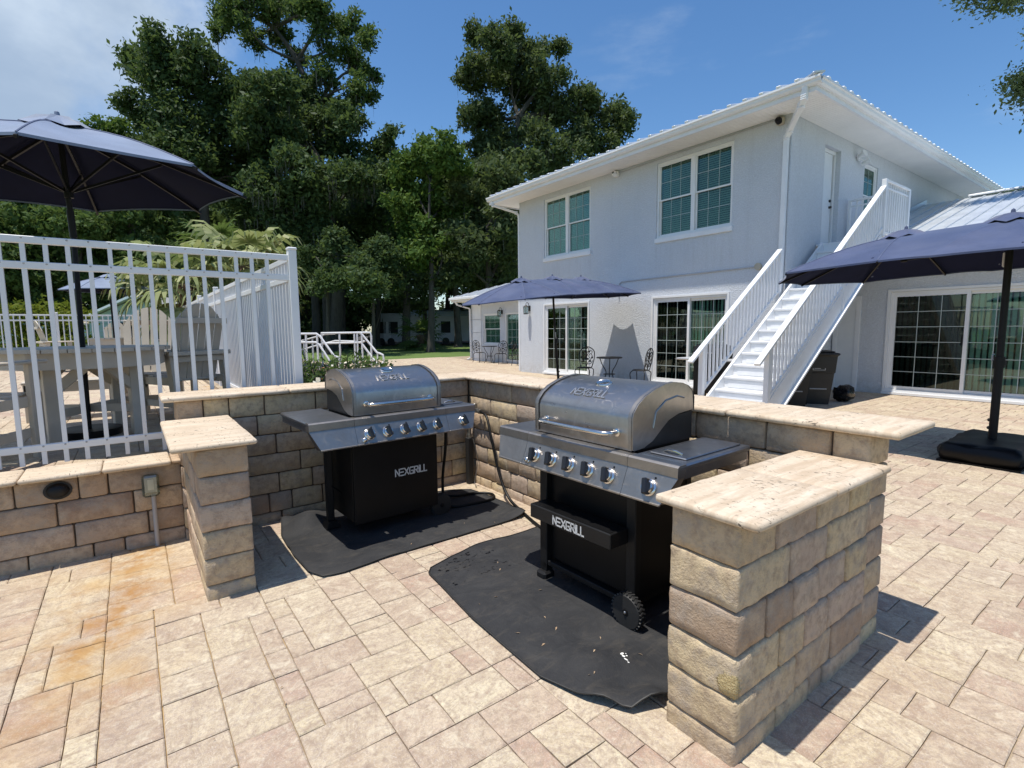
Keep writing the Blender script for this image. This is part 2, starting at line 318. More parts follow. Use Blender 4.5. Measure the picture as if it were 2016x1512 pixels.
def m_grass():
    M, nt, b = mat('lawn_grass'); h = NT(nt); v = h.coord('World')
    f = h.noise(v, 0.5, 5, 0.6); g = h.noise(v, 14, 4, 0.7)
    c = h.mix(h.ramp(f, [(0.35, 0.0), (0.7, 1.0)]), (0.085, 0.15, 0.025), (0.14, 0.21, 0.045)); c = h.mix(h.math('MULTIPLY', g, 0.5), c, (0.075, 0.11, 0.03))
    h.l(c, b.inputs['Base Color']); b.inputs['Roughness'].default_value = 0.9; h.l(h.bump(g, 0.8, 0.05), b.inputs['Normal']); return M
MAT.update(
    stucco=m_stucco(), stone=m_stone(), trav=m_travertine(), paver=m_paver(), joint=m_joint(), matfab=m_mat(), grass=m_grass(),
    white=simple('white_paint', (0.76, 0.77, 0.78), 0.45, var=0.05, scale=3), fence=simple('white_powder_coat', (0.74, 0.75, 0.76), 0.38, var=0.05, scale=3),
    vinyl=simple('white_vinyl', (0.78, 0.78, 0.77), 0.4, var=0.04, scale=2), soffit=simple('soffit_vinyl', (0.84, 0.83, 0.80), 0.5, var=0.04, scale=2),
    roof=simple('galvanised_roof', (0.62, 0.66, 0.70), 0.42, 0.55, 0.08, 2.0), ribend=simple('roof_rib_metal', (0.78, 0.79, 0.80), 0.35, 0.6, 0.06, 2.0),
    steel=m_steel('stainless_steel', (0.35, 0.325, 0.30), 0.40), lid=m_steel('lid_steel', (0.43, 0.405, 0.385), 0.31, 0.06), shelf=m_steel('shelf_steel', (0.31, 0.315, 0.33), 0.34), chrome=simple('chrome', (0.66, 0.63, 0.59), 0.2, 1.0, 0.05, 9),
    black=simple('black_enamel', (0.0045, 0.0045, 0.005), 0.45, var=0.3, scale=5, spec=0.25), blackm=simple('black_metal', (0.009, 0.009, 0.0095), 0.5, var=0.3, scale=8, bump=0.1, bscale=90, spec=0.3),
    cast=simple('black_cast_end', (0.014, 0.014, 0.015), 0.35, var=0.3, scale=6, bump=0.3, bscale=22), knob=simple('black_knob', (0.013, 0.013, 0.014), 0.3, var=0.2), logo=simple('pale_print', (0.55, 0.56, 0.56), 0.45, var=0.05),
    emboss=simple('embossed_letter_steel', (0.50, 0.50, 0.50), 0.38, 0.9, 0.08, 9), hose=simple('hose_rubber', (0.006, 0.006, 0.006), 0.5, var=0.2, spec=0.2), rubber=simple('black_rubber', (0.016, 0.016, 0.016), 0.6, var=0.25, scale=12, bump=0.2, bscale=60),
    navy=m_fabric('navy_canvas', (0.037, 0.054, 0.125)), pale=m_fabric('lit_canvas', (0.17, 0.215, 0.31)), under=simple('shaded_canvas', (0.010, 0.012, 0.030), 0.9, var=0.12, spec=0.08), seam=simple('canvas_seam', (0.11, 0.135, 0.22), 0.7), undern=simple('shaded_navy', (0.014, 0.018, 0.048), 0.9, var=0.12, spec=0.08), pole=simple('black_pole', (0.008, 0.008, 0.009), 0.5, var=0.2, spec=0.25),  # shade painted into both undersides, light into the pale top and the seams
    resin=simple('tan_resin', (0.52, 0.465, 0.385), 0.5, var=0.1, scale=3, bump=0.1, bscale=30), iron=simple('black_cast_iron', (0.013, 0.013, 0.014), 0.45, var=0.3, scale=14, bump=0.2),
    glass=m_glass('window_glass', (0.56, 0.68, 0.61), 0.025), dglass=m_glass('door_glass', (0.66, 0.80, 0.75), 0.06), sglass=m_glass('screened_glass', (0.28, 0.36, 0.34), 0.04), blind=simple('window_blind', (0.84, 0.86, 0.83), 0.6, var=0.05), drape=simple('vertical_blind', (0.74, 0.82, 0.78), 0.7, var=0.1),
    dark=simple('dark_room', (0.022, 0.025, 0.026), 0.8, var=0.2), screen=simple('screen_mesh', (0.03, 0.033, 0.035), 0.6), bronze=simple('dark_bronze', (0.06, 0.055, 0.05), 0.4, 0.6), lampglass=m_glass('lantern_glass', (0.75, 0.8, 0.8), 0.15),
    grey=simple('grey_pvc', (0.36, 0.36, 0.37), 0.55, var=0.06), greyd=simple('grey_paint', (0.42, 0.43, 0.45), 0.6, var=0.08), clearp=m_glass('clear_cover', (0.72, 0.72, 0.66), 0.12), beige=simple('beige_cap', (0.45, 0.40, 0.31), 0.6), bin=simple('bin_plastic', (0.022, 0.023, 0.024), 0.48, var=0.25, scale=4), brass=simple('galvanised_fitting', (0.36, 0.35, 0.32), 0.38, 0.9, 0.15, 20),
    bag=simple('black_plastic_bag', (0.008, 0.008, 0.009), 0.28, var=0.2, scale=8), door=simple('white_door', (0.72, 0.74, 0.75), 0.4, var=0.03), mulch=simple('planting_soil', (0.09, 0.065, 0.045), 0.95, var=0.4, scale=20, bump=0.8, bscale=30),
    leafd=m_leaf('leaf_dark', (0.032, 0.064, 0.023), (0.060, 0.108, 0.038), (0.092, 0.145, 0.055), 0.42), leafm=m_leaf('leaf_mid', (0.042, 0.085, 0.024), (0.075, 0.136, 0.037), (0.115, 0.18, 0.055), 0.45),
    leafb=m_leaf('leaf_bright', (0.045, 0.10, 0.018), (0.075, 0.15, 0.028), (0.12, 0.20, 0.04), 0.42), leafy=m_leaf('leaf_yellow', (0.09, 0.14, 0.014), (0.16, 0.20, 0.018), (0.26, 0.27, 0.022), 0.42), leafo=m_leaf('leaf_olive', (0.046, 0.075, 0.030), (0.076, 0.115, 0.045), (0.115, 0.155, 0.065), 0.42),
    moss=m_leaf('spanish_moss', (0.06, 0.065, 0.052), (0.085, 0.09, 0.075), (0.12, 0.122, 0.10), 0.2), bark=m_bark('bark', (0.028, 0.023, 0.018), (0.075, 0.066, 0.055)), palmbark=m_bark('palm_bark', (0.07, 0.04, 0.022), (0.19, 0.115, 0.065)),
    palm=m_leaf('palm_frond', (0.17, 0.23, 0.075), (0.32, 0.37, 0.14), (0.52, 0.52, 0.28), 0.42), palmg=m_leaf('palm_green', (0.04, 0.09, 0.02), (0.08, 0.15, 0.035), (0.16, 0.22, 0.07), 0.4), petal=simple('white_petal', (0.75, 0.72, 0.60), 0.6), dryleaf=simple('dry_leaf', (0.42, 0.30, 0.19), 0.7, var=0.3, scale=9), rusty=simple('orange_petal', (0.52, 0.20, 0.06), 0.6),
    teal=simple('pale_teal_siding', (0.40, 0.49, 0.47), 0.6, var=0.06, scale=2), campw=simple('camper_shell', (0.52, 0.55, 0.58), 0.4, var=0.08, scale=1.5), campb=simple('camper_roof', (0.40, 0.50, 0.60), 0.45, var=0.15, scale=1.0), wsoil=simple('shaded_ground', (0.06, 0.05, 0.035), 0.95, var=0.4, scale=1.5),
    bars=simple('window_grid', (0.40, 0.46, 0.44), 0.6, var=0.05), dropping=simple('dried_white_splash', (0.75, 0.74, 0.70), 0.7), water=simple('damp_patch', (0.012, 0.012, 0.013), 0.25))
# ------------------------------------------------------------------ geometry helpers
def tag(o, label=None, cat=None, group=None, kind=None):
    if label: o['label'] = label
    if cat: o['category'] = cat
    if group: o['group'] = group
    if kind: o['kind'] = kind
    return o
def thing(name, label, cat, loc=(0, 0, 0), rotz=0.0, group=None):
    o = bpy.data.objects.new(name, None); COL.objects.link(o); o.empty_display_size = 0.1
    o.location = loc; o.rotation_euler = (0, 0, rotz)
    return tag(o, label, cat, group)
def put(name, me, parent=None, loc=None):
    o = bpy.data.objects.new(name, me); COL.objects.link(o)
    if parent is not None: o.parent = parent
    if loc is not None: o.location = loc
    return o
def dup(root, loc, rotz, label=None, group=None):
    r = root.copy(); COL.objects.link(r); r.location = loc; r.rotation_euler = (0, 0, rotz)
    if label: r['label'] = label
    if group: r['group'] = group
    for ch in list(root.children):
        c = ch.copy(); COL.objects.link(c); c.parent = r
        for g in list(ch.children):
            d = g.copy(); COL.objects.link(d); d.parent = c
    return r
def wloc(o):
    v = Vector((0, 0, 0))
    while o is not None: v += o.location; o = o.parent
    return v
class MB:
    """collects shapes, then links them as ONE mesh object"""
    def __init__(s): s.v = []; s.f = []; s.sm = []; s.mi = []; s.cur = 0
    def add(s, vs_, fs, smooth=False):
        k = len(s.v); s.v += [tuple(p) for p in vs_]
        for f in fs: s.f.append(tuple(i+k for i in f)); s.sm.append(smooth); s.mi.append(s.cur)
        return s
    def box(s, lo, hi, ch=0.0, M=None):
        (x0, y0, z0), (x1, y1, z1) = [min(a, b) for a, b in zip(lo, hi)], [max(a, b) for a, b in zip(lo, hi)]
        if ch <= 0:
            vs_ = [(x, y, z) for z in (z0, z1) for x, y in ((x0, y0), (x1, y0), (x1, y1), (x0, y1))]
            fs = [(3, 2, 1, 0), (4, 5, 6, 7), (0, 1, 5, 4), (1, 2, 6, 5), (2, 3, 7, 6), (3, 0, 4, 7)]
        else:
            c = min(ch, (x1-x0)*.49, (y1-y0)*.49, (z1-z0)*.49)
            vs_ = []; fs = []; idx = {}
            X = ((x0, x0+c), (x1, x1-c)); Y = ((y0, y0+c), (y1, y1-c)); Z = ((z0, z0+c), (z1, z1-c))
            for i in (0, 1):
                for j in (0, 1):
                    for k in (0, 1):
                        for a in range(3):
                            p = (X[i][0 if a == 0 else 1], Y[j][0 if a == 1 else 1], Z[k][0 if a == 2 else 1]); idx[i, j, k, a] = len(vs_); vs_.append(p)
            g = lambda i, j, k, a: idx[i, j, k, a]
            for i in (0, 1): fs.append([g(i, 0, 0, 0), g(i, 1, 0, 0), g(i, 1, 1, 0), g(i, 0, 1, 0)])
            for j in (0, 1): fs.append([g(0, j, 0, 1), g(1, j, 0, 1), g(1, j, 1, 1), g(0, j, 1, 1)])
            for k in (0, 1): fs.append([g(0, 0, k, 2), g(1, 0, k, 2), g(1, 1, k, 2), g(0, 1, k, 2)])
            for i in (0, 1):
                for j in (0, 1): fs.append([g(i, j, 0, 0), g(i, j, 1, 0), g(i, j, 1, 1), g(i, j, 0, 1)])
                for k in (0, 1): fs.append([g(i, 0, k, 0), g(i, 1, k, 0), g(i, 1, k, 2), g(i, 0, k, 2)])
            for j in (0, 1):
                for k in (0, 1): fs.append([g(0, j, k, 1), g(1, j, k, 1), g(1, j, k, 2), g(0, j, k, 2)])
            for i in (0, 1):
                for j in (0, 1):
                    for k in (0, 1): fs.append([g(i, j, k, 0), g(i, j, k, 1), g(i, j, k, 2)])
            C = Vector(((x0+x1)/2, (y0+y1)/2, (z0+z1)/2)); out = []
            for f in fs:                                    # outward winding
                a, b, d = (Vector(vs_[q]) for q in f[:3])
                if (b-a).cross(d-a).dot((a+b+d)/3-C) < 0: f = f[::-1]
                out.append(f)
            fs = out
        if M is not None: vs_ = [M @ Vector(p) for p in vs_]
        return s.add(vs_, fs)
    def bar(s, a, b, w, t, up=(0, 0, 1), ch=0.0):
        """rectangular bar from a to b, w across, t along up"""
        a, b = Vector(a), Vector(b); d = (b-a); L = d.length; d.normalize(); u = Vector(up); sx = d.cross(u)
        if sx.length < 1e-5: sx = d.cross(Vector((1, 0, 0)))
        sx.normalize(); u = sx.cross(d)
        M = Matrix(((d.x, sx.x, u.x, a.x), (d.y, sx.y, u.y, a.y), (d.z, sx.z, u.z, a.z), (0, 0, 0, 1)))
        return s.box((0, -w/2, -t/2), (L, w/2, t/2), ch, M)
    def tube(s, pts, r, n=8, cap=True, closed=False):
        P = [Vector(p) for p in pts]; rr = r if isinstance(r, (list, tuple)) else [r]*len(P); vs_ = []; fs = []
        prev = None
        for i, p in enumerate(P):
            a = P[i-1] if (i or closed) else p; b = P[(i+1) % len(P)] if (i < len(P)-1 or closed) else p
            t = (b-a).normalized() if (b-a).length > 1e-9 else Vector((0, 0, 1))
            x = prev if prev is not None else (Vector((0, 0, 1)) if abs(t.z) < .9 else Vector((1, 0, 0)))
            x = (x - t*x.dot(t)).normalized(); prev = x; y = t.cross(x)
            vs_ += [p + (x*math.cos(2*PI*k/n) + y*math.sin(2*PI*k/n))*rr[i] for k in range(n)]
        m_ = len(P)
        for i in range(m_ if closed else m_-1):
            j = (i+1) % m_
            fs += [(i*n+k, i*n+(k+1) % n, j*n+(k+1) % n, j*n+k) for k in range(n)]
        s.add(vs_, fs, True)
        if cap and not closed:
            s.add(vs_[:n], [tuple(range(n))[::-1]]); s.add(vs_[-n:], [tuple(range(n))])
        return s
    def cyl(s, c, r, h, n=20, axis=(0, 0, 1), r2=None):
        a = Vector(axis).normalized(); c = Vector(c); return s.tube([c, c+a*h], [r, r if r2 is None else r2], n)
    def lathe(s, prof, c=(0, 0, 0), n=20, M=None, sx=1.0, sy=1.0):
        vs_ = []; fs = []
        for (r_, z) in prof: vs_ += [Vector((c[0]+r_*sx*math.cos(2*PI*k/n), c[1]+r_*sy*math.sin(2*PI*k/n), c[2]+z)) for k in range(n)]
        for i in range(len(prof)-1): fs += [(i*n+k, i*n+(k+1) % n, (i+1)*n+(k+1) % n, (i+1)*n+k) for k in range(n)]
        if prof[0][0] > 1e-4: fs.append(tuple(range(n))[::-1])
        if prof[-1][0] > 1e-4: fs.append(tuple((len(prof)-1)*n+k for k in range(n)))
        if M is not None: vs_ = [M @ p for p in vs_]
        return s.add(vs_, fs, True)
    def prism(s, poly, h0, h1, axis='z', smooth=False):
        """polygon (2D) pushed along an axis; axis x: poly is (y,z); y: (x,z); z: (x,y)"""
        n = len(poly); mk = {'x': lambda p, h: (h, p[0], p[1]), 'y': lambda p, h: (p[0], h, p[1]), 'z': lambda p, h: (p[0], p[1], h)}[axis]
        vs_ = [mk(p, h0) for p in poly] + [mk(p, h1) for p in poly]
        ar = sum(poly[i][0]*poly[(i+1) % n][1]-poly[(i+1) % n][0]*poly[i][1] for i in range(n)); sgn = (ar > 0) ^ (axis == 'y') ^ (h1 < h0)
        fs = [tuple(range(n))[::-1], tuple(range(n, 2*n))]; sd = [(i, (i+1) % n, n+(i+1) % n, n+i) for i in range(n)]
        if not sgn: fs = [f[::-1] for f in fs]; sd = [f[::-1] for f in sd]
        s.add(vs_, fs); k = len(s.v)-2*n
        for f in sd: s.f.append(tuple(i+k for i in f)); s.sm.append(smooth); s.mi.append(s.cur)
        return s
    def quad(s, a, b, c, d): return s.add([a, b, c, d], [(0, 1, 2, 3)])
    def mesh(s, name, mats, origin=(0, 0, 0), angle=40):
        me = bpy.data.meshes.new(name); o = Vector(origin)
        me.from_pydata([(p[0]-o.x, p[1]-o.y, p[2]-o.z) for p in s.v], [], s.f)
        for mt in (mats if isinstance(mats, (list, tuple)) else [mats]): me.materials.append(mt)
        me.polygons.foreach_set('use_smooth', s.sm); me.polygons.foreach_set('material_index', s.mi)
        if any(s.sm): me.set_sharp_from_angle(angle=R(angle))
        me.update(); return me
    def obj(s, name, mats, parent=None, local=False, angle=40):
        """world-space verts are moved into the parent's frame unless local"""
        og = (0, 0, 0) if (local or parent is None) else wloc(parent)
        return put(name, s.mesh(name, mats, og, angle), parent)
def grid_mesh(name, pts, nu, nv, mats, smooth=True, thick=0.0):
    """pts[(i*nv)+j]; optional thickness downwards along the normals"""
    me = bpy.data.meshes.new(name)
    fs = [(i*nv+j, (i+1)*nv+j, (i+1)*nv+j+1, i*nv+j+1) for i in range(nu-1) for j in range(nv-1)]
    me.from_pydata([tuple(p) for p in pts], [], fs)
    for mt in (mats if isinstance(mats, (list, tuple)) else [mats]): me.materials.append(mt)
    me.polygons.foreach_set('use_smooth', [smooth]*len(fs)); me.update()
    return me
def quads_mesh(name, V, mats, smooth=False):
    """V: (n,4,3) array of loose quads, built fast"""
    V = np.asarray(V, dtype=np.float32); n = V.shape[0]; me = bpy.data.meshes.new(name)
    me.vertices.add(n*4); me.vertices.foreach_set('co', V.reshape(-1))
    me.loops.add(n*4); me.loops.foreach_set('vertex_index', np.arange(n*4, dtype=np.int32))
    me.polygons.add(n); me.polygons.foreach_set('loop_start', np.arange(0, n*4, 4, dtype=np.int32)); me.polygons.foreach_set('loop_total', np.full(n, 4, dtype=np.int32))
    for mt in (mats if isinstance(mats, (list, tuple)) else [mats]): me.materials.append(mt)
    me.update(calc_edges=True); return me
def at(px, py, D):
    """point seen at photo pixel (px,py) at horizontal distance D in front of the camera"""
    d = _r*(px-1008) - _u*(py-756) + _F*1013.9
    return Vector((0, 0, EYE)) + d*(D/d.dot(_F0))
def frustum_ok(p, mgn=0.16):
    d = Vector(p)-Vector((0, 0, EYE)); z = d.dot(_F)
    if z < 0.25: return False
    x = d.dot(_r)/z*1013.9/1008; y = d.dot(_u)/z*1013.9/756
    return abs(x) < 1+mgn and abs(y) < 1+mgn*1.4
# ------------------------------------------------------------------ ground, lawn, terrace
def sheet(name, x0, y0, x1, y1, z, mt, kind='structure', label=None):
    b = MB().quad((x0, y0, z), (x1, y0, z), (x1, y1, z), (x0, y1, z)); o = b.obj(name, mt); tag(o, label, None, None, kind); return o
b = MB()
n_ = 46
gv = []; gf = []
for i in range(n_+1):
    for j in range(n_+1):
        x = -240 + 600*i/n_; y = -140 + 600*j/n_
        d_ = max(0, math.hypot(x, y)-45)
        gv.append((x, y, -0.05 - min(0.6, d_*0.004) + mnoise.noise(Vector((x*0.05, y*0.05, 0)))*min(0.3, d_*0.01)))
for i in range(n_):
    for j in range(n_): gf.append((i*(n_+1)+j, (i+1)*(n_+1)+j, (i+1)*(n_+1)+j+1, i*(n_+1)+j+1))
lawn = b.add(gv, gf, True).obj('lawn', MAT['grass']); tag(lawn, 'green mown lawn running back to the dark trees', kind='structure')
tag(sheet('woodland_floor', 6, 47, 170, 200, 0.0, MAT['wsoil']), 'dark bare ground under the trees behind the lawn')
patio = sheet('patio', -5, -4, 16.5, 24.6, -0.012, MAT['joint'], label='sunny terrace of large tumbled tan and pink concrete pavers')
deck = MB().box((-7, 4.62, -0.3), (1.28, 24.5, 0.528)).obj('pool_deck', MAT['joint']); tag(deck, 'raised paved pool deck behind the low wall', kind='structure')

def fill_tiles(nx, ny, rg, wts):
    occ = [[False]*ny for _ in range(nx)]; out = []
    sizes = [(3, 2), (2, 3), (2, 2), (2, 1), (1, 2)]
    for j in range(ny):
        for i in range(nx):
            if occ[i][j]: continue
            opts = []
            for (a, c), w in zip(sizes, wts):
                if i+a > nx or j+c > ny: continue
                if any(occ[i+p][j+q] for p in range(a) for q in range(c)): continue
                # avoid leaving one-cell slivers to the right
                if i+a < nx and not occ[i+a][j] and (i+a+1 >= nx or occ[i+a+1][j]): w *= 0.12
                opts.append(((a, c), w))
            if not opts: a, c = 1, 1
            else: a, c = rg.choices([o for o, _ in opts], [w for _, w in opts])[0]
            for p in range(a):
                for q in range(c): occ[i+p][j+q] = True
            out.append((i, j, a, c))
    return out
def paver_verts(x0, y0, x1, y1, z, rg, gap=0.002, ch=0.005, lo=0.03, full=True):
    x0 += gap; y0 += gap; x1 -= gap; y1 -= gap
    tx = rg.uniform(-1, 1)*0.0012; ty = rg.uniform(-1, 1)*0.0012; dz = rg.uniform(-1, 1)*0.0012
    cx, cy = (x0+x1)/2, (y0+y1)/2; hh = lambda x, y: z+dz+tx*(x-cx)/0.15+ty*(y-cy)/0.15
    jt = lambda: rg.uniform(-1, 1)*0.0025
    outer = []; inner = []
    def edge(ax, ay, bx, by, nseg):
        r_ = []
        for k in range(nseg):
            t = k/nseg; r_.append((ax+(bx-ax)*t, ay+(by-ay)*t))
        return r_
    ns = 3 if full else 1
    ring = edge(x0, y0, x1, y0, ns)+edge(x1, y0, x1, y1, ns)+edge(x1, y1, x0, y1, ns)+edge(x0, y1, x0, y0, ns)
    for (x, y) in ring:
        x += jt()*0.6; y += jt()*0.6
        outer.append((x, y)); dx = cx-x; dy = cy-y; c2 = ch*rg.uniform(0.6, 1.7)
        inner.append((x + (c2 if dx > 0 else -c2)*(abs(x-x0) < .006 or abs(x-x1) < .006), y + (c2 if dy > 0 else -c2)*(abs(y-y0) < .006 or abs(y-y1) < .006)))
    n = len(ring)
    vs_ = [(x, y, z-lo) for x, y in outer] + [(x, y, hh(x, y)-ch*0.8) for x, y in outer] + [(x, y, hh(x, y)) for x, y in inner]
    fs = [tuple(range(2*n, 3*n))]
    for k in range(n):
        q = (k+1) % n; fs += [(k, q, n+q, n+k), (n+k, n+q, 2*n+q, 2*n+k)]
    return vs_, fs
def tint_mesh(name, items, mt):
    """items: (verts, faces, tint, tint2)"""
    V = []; F = []; T = []; T2 = []
    for vs_, fs, t, t2 in items:
        k = len(V); V += vs_; F += [tuple(i+k for i in f) for f in fs]; T += [t]*len(vs_); T2 += [t2]*len(vs_)
    me = bpy.data.meshes.new(name); me.from_pydata(V, [], F); me.materials.append(mt)
    for nm, arr in (('tint', T), ('tint2', T2)):
        a = me.attributes.new(nm, 'FLOAT', 'POINT'); a.data.foreach_set('value', arr)
    me.update(); return me
def pave(parent, x0, y0, x1, y1, u, z, skip, n_single, seed, far=11.0):
    rg = random.Random(seed); nx = round((x1-x0)/u); ny = round((y1-y0)/u); tiles = []
    for (i, j, a, c) in fill_tiles(nx, ny, rg, (0.27, 0.27, 0.24, 0.11, 0.11)):
        ax, ay, bx, by = x0+i*u, y0+j*u, x0+(i+a)*u, y0+(j+c)*u; cx, cy = (ax+bx)/2, (ay+by)/2
        if skip(cx, cy) or not frustum_ok((cx, cy, z)): continue
        d = math.hypot(cx, cy)
        tiles.append((a*c/(d*d*max(.3, d)), d, ax, ay, bx, by))
    tiles.sort(key=lambda t: -t[0]); rest = []
    for k, (_, d, ax, ay, bx, by) in enumerate(tiles):
        near = d < far
        vs_, fs = paver_verts(ax, ay, bx, by, z, rg, gap=0.002 if near else 0.004, full=d < 6)
        it = (vs_, fs, rg.random(), rg.random())
        if k < n_single: put('paver', tint_mesh('paver', [it], MAT['paver']), parent)
        else: rest.append(it)
    if rest:
        o = put('paver_field', tint_mesh('paver_field', rest, MAT['paver']), parent); o['kind'] = 'stuff'
def skip_patio(x, y):
    if x < 1.1 and y > 4.75: return True
    if 0.5 < x < 2.6 and 4.5 < y < 6.4: return True
    if x > 11.05 and 5.5 < y < 14.1: return True
    return x > 13.4
pave(patio, -3.0, -1.5, 13.4, 24.6, 0.1, 0.0, skip_patio, 300, 3)
pave(deck, -4.0, 4.64, 1.24, 24.0, 0.1, 0.552, lambda x, y: False, 60, 8)

# ------------------------------------------------------------------ stone walls
def stone_mesh(lo, hi, r=0.0095, seed=0, amp=0.0026, step=0.06, mt=None, edge=2.2):
    """one tumbled block between two corners: worn, wavy arrises"""
    rg = random.Random(seed); h = [(b-a)/2 for a, b in zip(lo, hi)]; c = [(a+b)/2 for a, b in zip(lo, hi)]
    cs = []
    for k in range(3):
        rr = min(r, h[k]*0.8); n = max(1, round(2*(h[k]-rr)/step))
        mid = [-(h[k]-rr) + 2*(h[k]-rr)*i/n for i in range(n+1)]
        cs.append([-h[k], -h[k]+rr*0.3] + mid + [h[k]-rr*0.3, h[k]])
    V = []; F = []; ix = {}
    off = Vector((rg.uniform(-50, 50), rg.uniform(-50, 50), rg.uniform(-50, 50)))
    def vid(i, j, k):
        if (i, j, k) in ix: return ix[i, j, k]
        p = Vector((cs[0][i], cs[1][j], cs[2][k])); inn = Vector([max(-(h[q]-min(r, h[q]*.8)), min(h[q]-min(r, h[q]*.8), p[q])) for q in range(3)])
        d = p-inn; nb = sum(1 for q in range(3) if abs(d[q]) > 1e-6)
        if d.length > 1e-6:
            rr = r
            if nb >= 2: rr = r*(1 - 0.25*(mnoise.noise((p+off)*26)+0.4))
            p = inn + d.normalized()*min(rr, max(d.length, 0))if nb < 2 else inn + d.normalized()*rr
        w = amp*(edge if nb >= 2 else 1.0)
        nn = (d.normalized() if d.length > 1e-6 else p.normalized())
        p = p + nn*(mnoise.noise((p+off)*9)*w + mnoise.noise((p+off)*31)*w*0.5 - w*0.3)
        ix[i, j, k] = len(V); V.append((p.x+c[0], p.y+c[1], p.z+c[2])); return ix[i, j, k]
    N = [len(x)-1 for x in cs]
    for a, bq, q in ((0, 1, 2), (1, 2, 0), (2, 0, 1)):
        for e in (0, N[q]):
            for i in range(N[a]):
                for j in range(N[bq]):
                    def w(ii, jj):
                        t = [0, 0, 0]; t[a] = ii; t[bq] = jj; t[q] = e; return vid(*t)
                    f = [w(i, j), w(i+1, j), w(i+1, j+1), w(i, j+1)]
                    F.append(f if e else f[::-1])
    me = bpy.data.meshes.new('stone'); og = c
    me.from_pydata([(x-og[0], y-og[1], z-og[2]) for x, y, z in V], [], F); me.materials.append(mt or MAT['stone'])
    me.polygons.foreach_set('use_smooth', [True]*len(F)); me.update(); return me, c
SEED = [100]
def stone(parent, lo, hi, name='stone', **k):
    SEED[0] += 1
    me, c = stone_mesh(lo, hi, seed=SEED[0], **k); return put(name, me, parent, Vector(c)-wloc(parent))
def split(a, b, rg, lens=(0.16, 0.25, 0.32, 0.40), avoid=None):
    for _ in range(200):
        x = a; cuts = [a]
        while b-x > 0.46:
            x += rg.choice(lens)*rg.uniform(0.94, 1.06); cuts.append(x)
        if b-x < 0.13: cuts.pop()
        cuts.append(b)
        if cuts[-1]-cuts[-2] > 0.47: continue
        if avoid and any(min(abs(c-q) for q in avoid) < 0.045 for c in cuts[1:-1]): continue
        return cuts
    return cuts
def block_wall(root, axis, a, b, face, back, courses, seed, ends=(0, 0)):
    rg = random.Random(seed); prev = None; g = 0.0036
    for ci, (z0, z1) in enumerate(courses):
        cuts = split(a, b, rg, avoid=prev); prev = cuts[1:-1]
        for p, q in zip(cuts[:-1], cuts[1:]):
            f = face + rg.uniform(-0.004, 0.004)
            if axis == 'x': stone(root, (p+g, f, z0+g*.7), (q-g, back, z1-g*.7))
            else: stone(root, (f, p+g, z0+g*.7), (back, q-g, z1-g*.7))
def caps(root, axis, cuts, lo, hi, z0, z1, seed=0):
    for p, q in zip(cuts[:-1], cuts[1:]):
        if axis == 'x': stone(root, (p+.0008, lo, z0), (q-.0008, hi, z1), 'cap_slab', r=0.013, amp=0.0012, step=0.09, mt=MAT['trav'], edge=1.3)
        else: stone(root, (lo, p+.0008, z0), (hi, q-.0008, z1), 'cap_slab', r=0.013, amp=0.0012, step=0.09, mt=MAT['trav'], edge=1.3)
def crs(top, h=0.155, bottom=-0.05):
    z = top; out = []
    while z > 0.02: out.append((max(bottom, z-h), z)); z -= h
    return out[::-1]
jm = MAT['joint']
w1 = thing('block_wall', 'long stone wall behind the grill with closed cabinet doors', 'wall', (1.4, 4.44, 0))
MB().box((0.26, 4.30, 0), (2.9, 4.56, 1.0)).obj('core', MAT['mulch'], w1)  # this and the other cores: dark boxes added to stop light passing the stones
block_wall(w1, 'x', 0.225, 2.63, 4.286, 4.585, crs(1.008), 41)
caps(w1, 'x', [0.142, 0.98, 1.72, 2.588], 4.243, 4.655, 1.0105, 1.045)
w2 = thing('block_wall', 'stone wall behind the grill with the grease tray, facing the house stairs', 'wall', (2.8, 2.6, 0))
MB().box((2.65, 0.89, 0), (2.84, 4.28, 1.0)).obj('core', MAT['mulch'], w2)
block_wall(w2, 'y', 0.862, 4.284, 2.63, 2.865, crs(1.008), 52)
caps(w2, 'y', [0.742, 1.55, 2.35, 3.15, 3.95, 4.655], 2.589, 3.05, 1.0105, 1.045)
pl = thing('block_pillar', 'narrow stone end pillar left of the grills beside the low wall', 'pillar', (0.37, 3.7, 0), group='stone end pillars')
for z0, z1 in crs(0.858):
    ys = split(3.203, 4.282, rng, (0.26, 0.32, 0.40))
    for p, q in zip(ys[:-1], ys[1:]): stone(pl, (0.243+rng.uniform(-.004, .004), p+.003, z0+.002), (0.496+rng.uniform(-.004, .004), q-.003, z1-.002), step=0.05)
caps(pl, 'y', [3.168, 4.238], 0.125, 0.545, 0.8605, 0.892)
pr = thing('block_pillar', 'chunky stone end pillar nearest the camera with a chipped corner', 'pillar', (2.15, 1.0, 0), group='stone end pillars')
MB().box((1.58, 0.88, 0), (2.62, 1.1, 0.84)).obj('core', MAT['mulch'], pr)
pv = None
for ci, (z0, z1) in enumerate(crs(0.858)):
    first = (0.30, 0.44, 0.30, 0.20, 0.36, 0.25)[ci % 6]
    xs = [1.545] + split(1.545+first, 2.624, rng, (0.13, 0.2, 0.26, 0.3), pv); pv = xs[1:-1]
    for k, (p, q) in enumerate(zip(xs[:-1], xs[1:])):
        stone(pr, (p+.0035, 0.852+rng.uniform(-.006, .006), z0+.001), (q-.0035, 1.129+rng.uniform(-.004, .004), z1-.001), step=0.028, r=0.0105, amp=0.0030, edge=2.2)
caps(pr, 'x', [1.508, 2.08, 2.622], 0.775, 1.172, 0.8605, 0.893)
lw = thing('retaining_wall', 'low stone retaining wall under the white picket fence at left', 'wall', (-0.9, 4.45, 0))
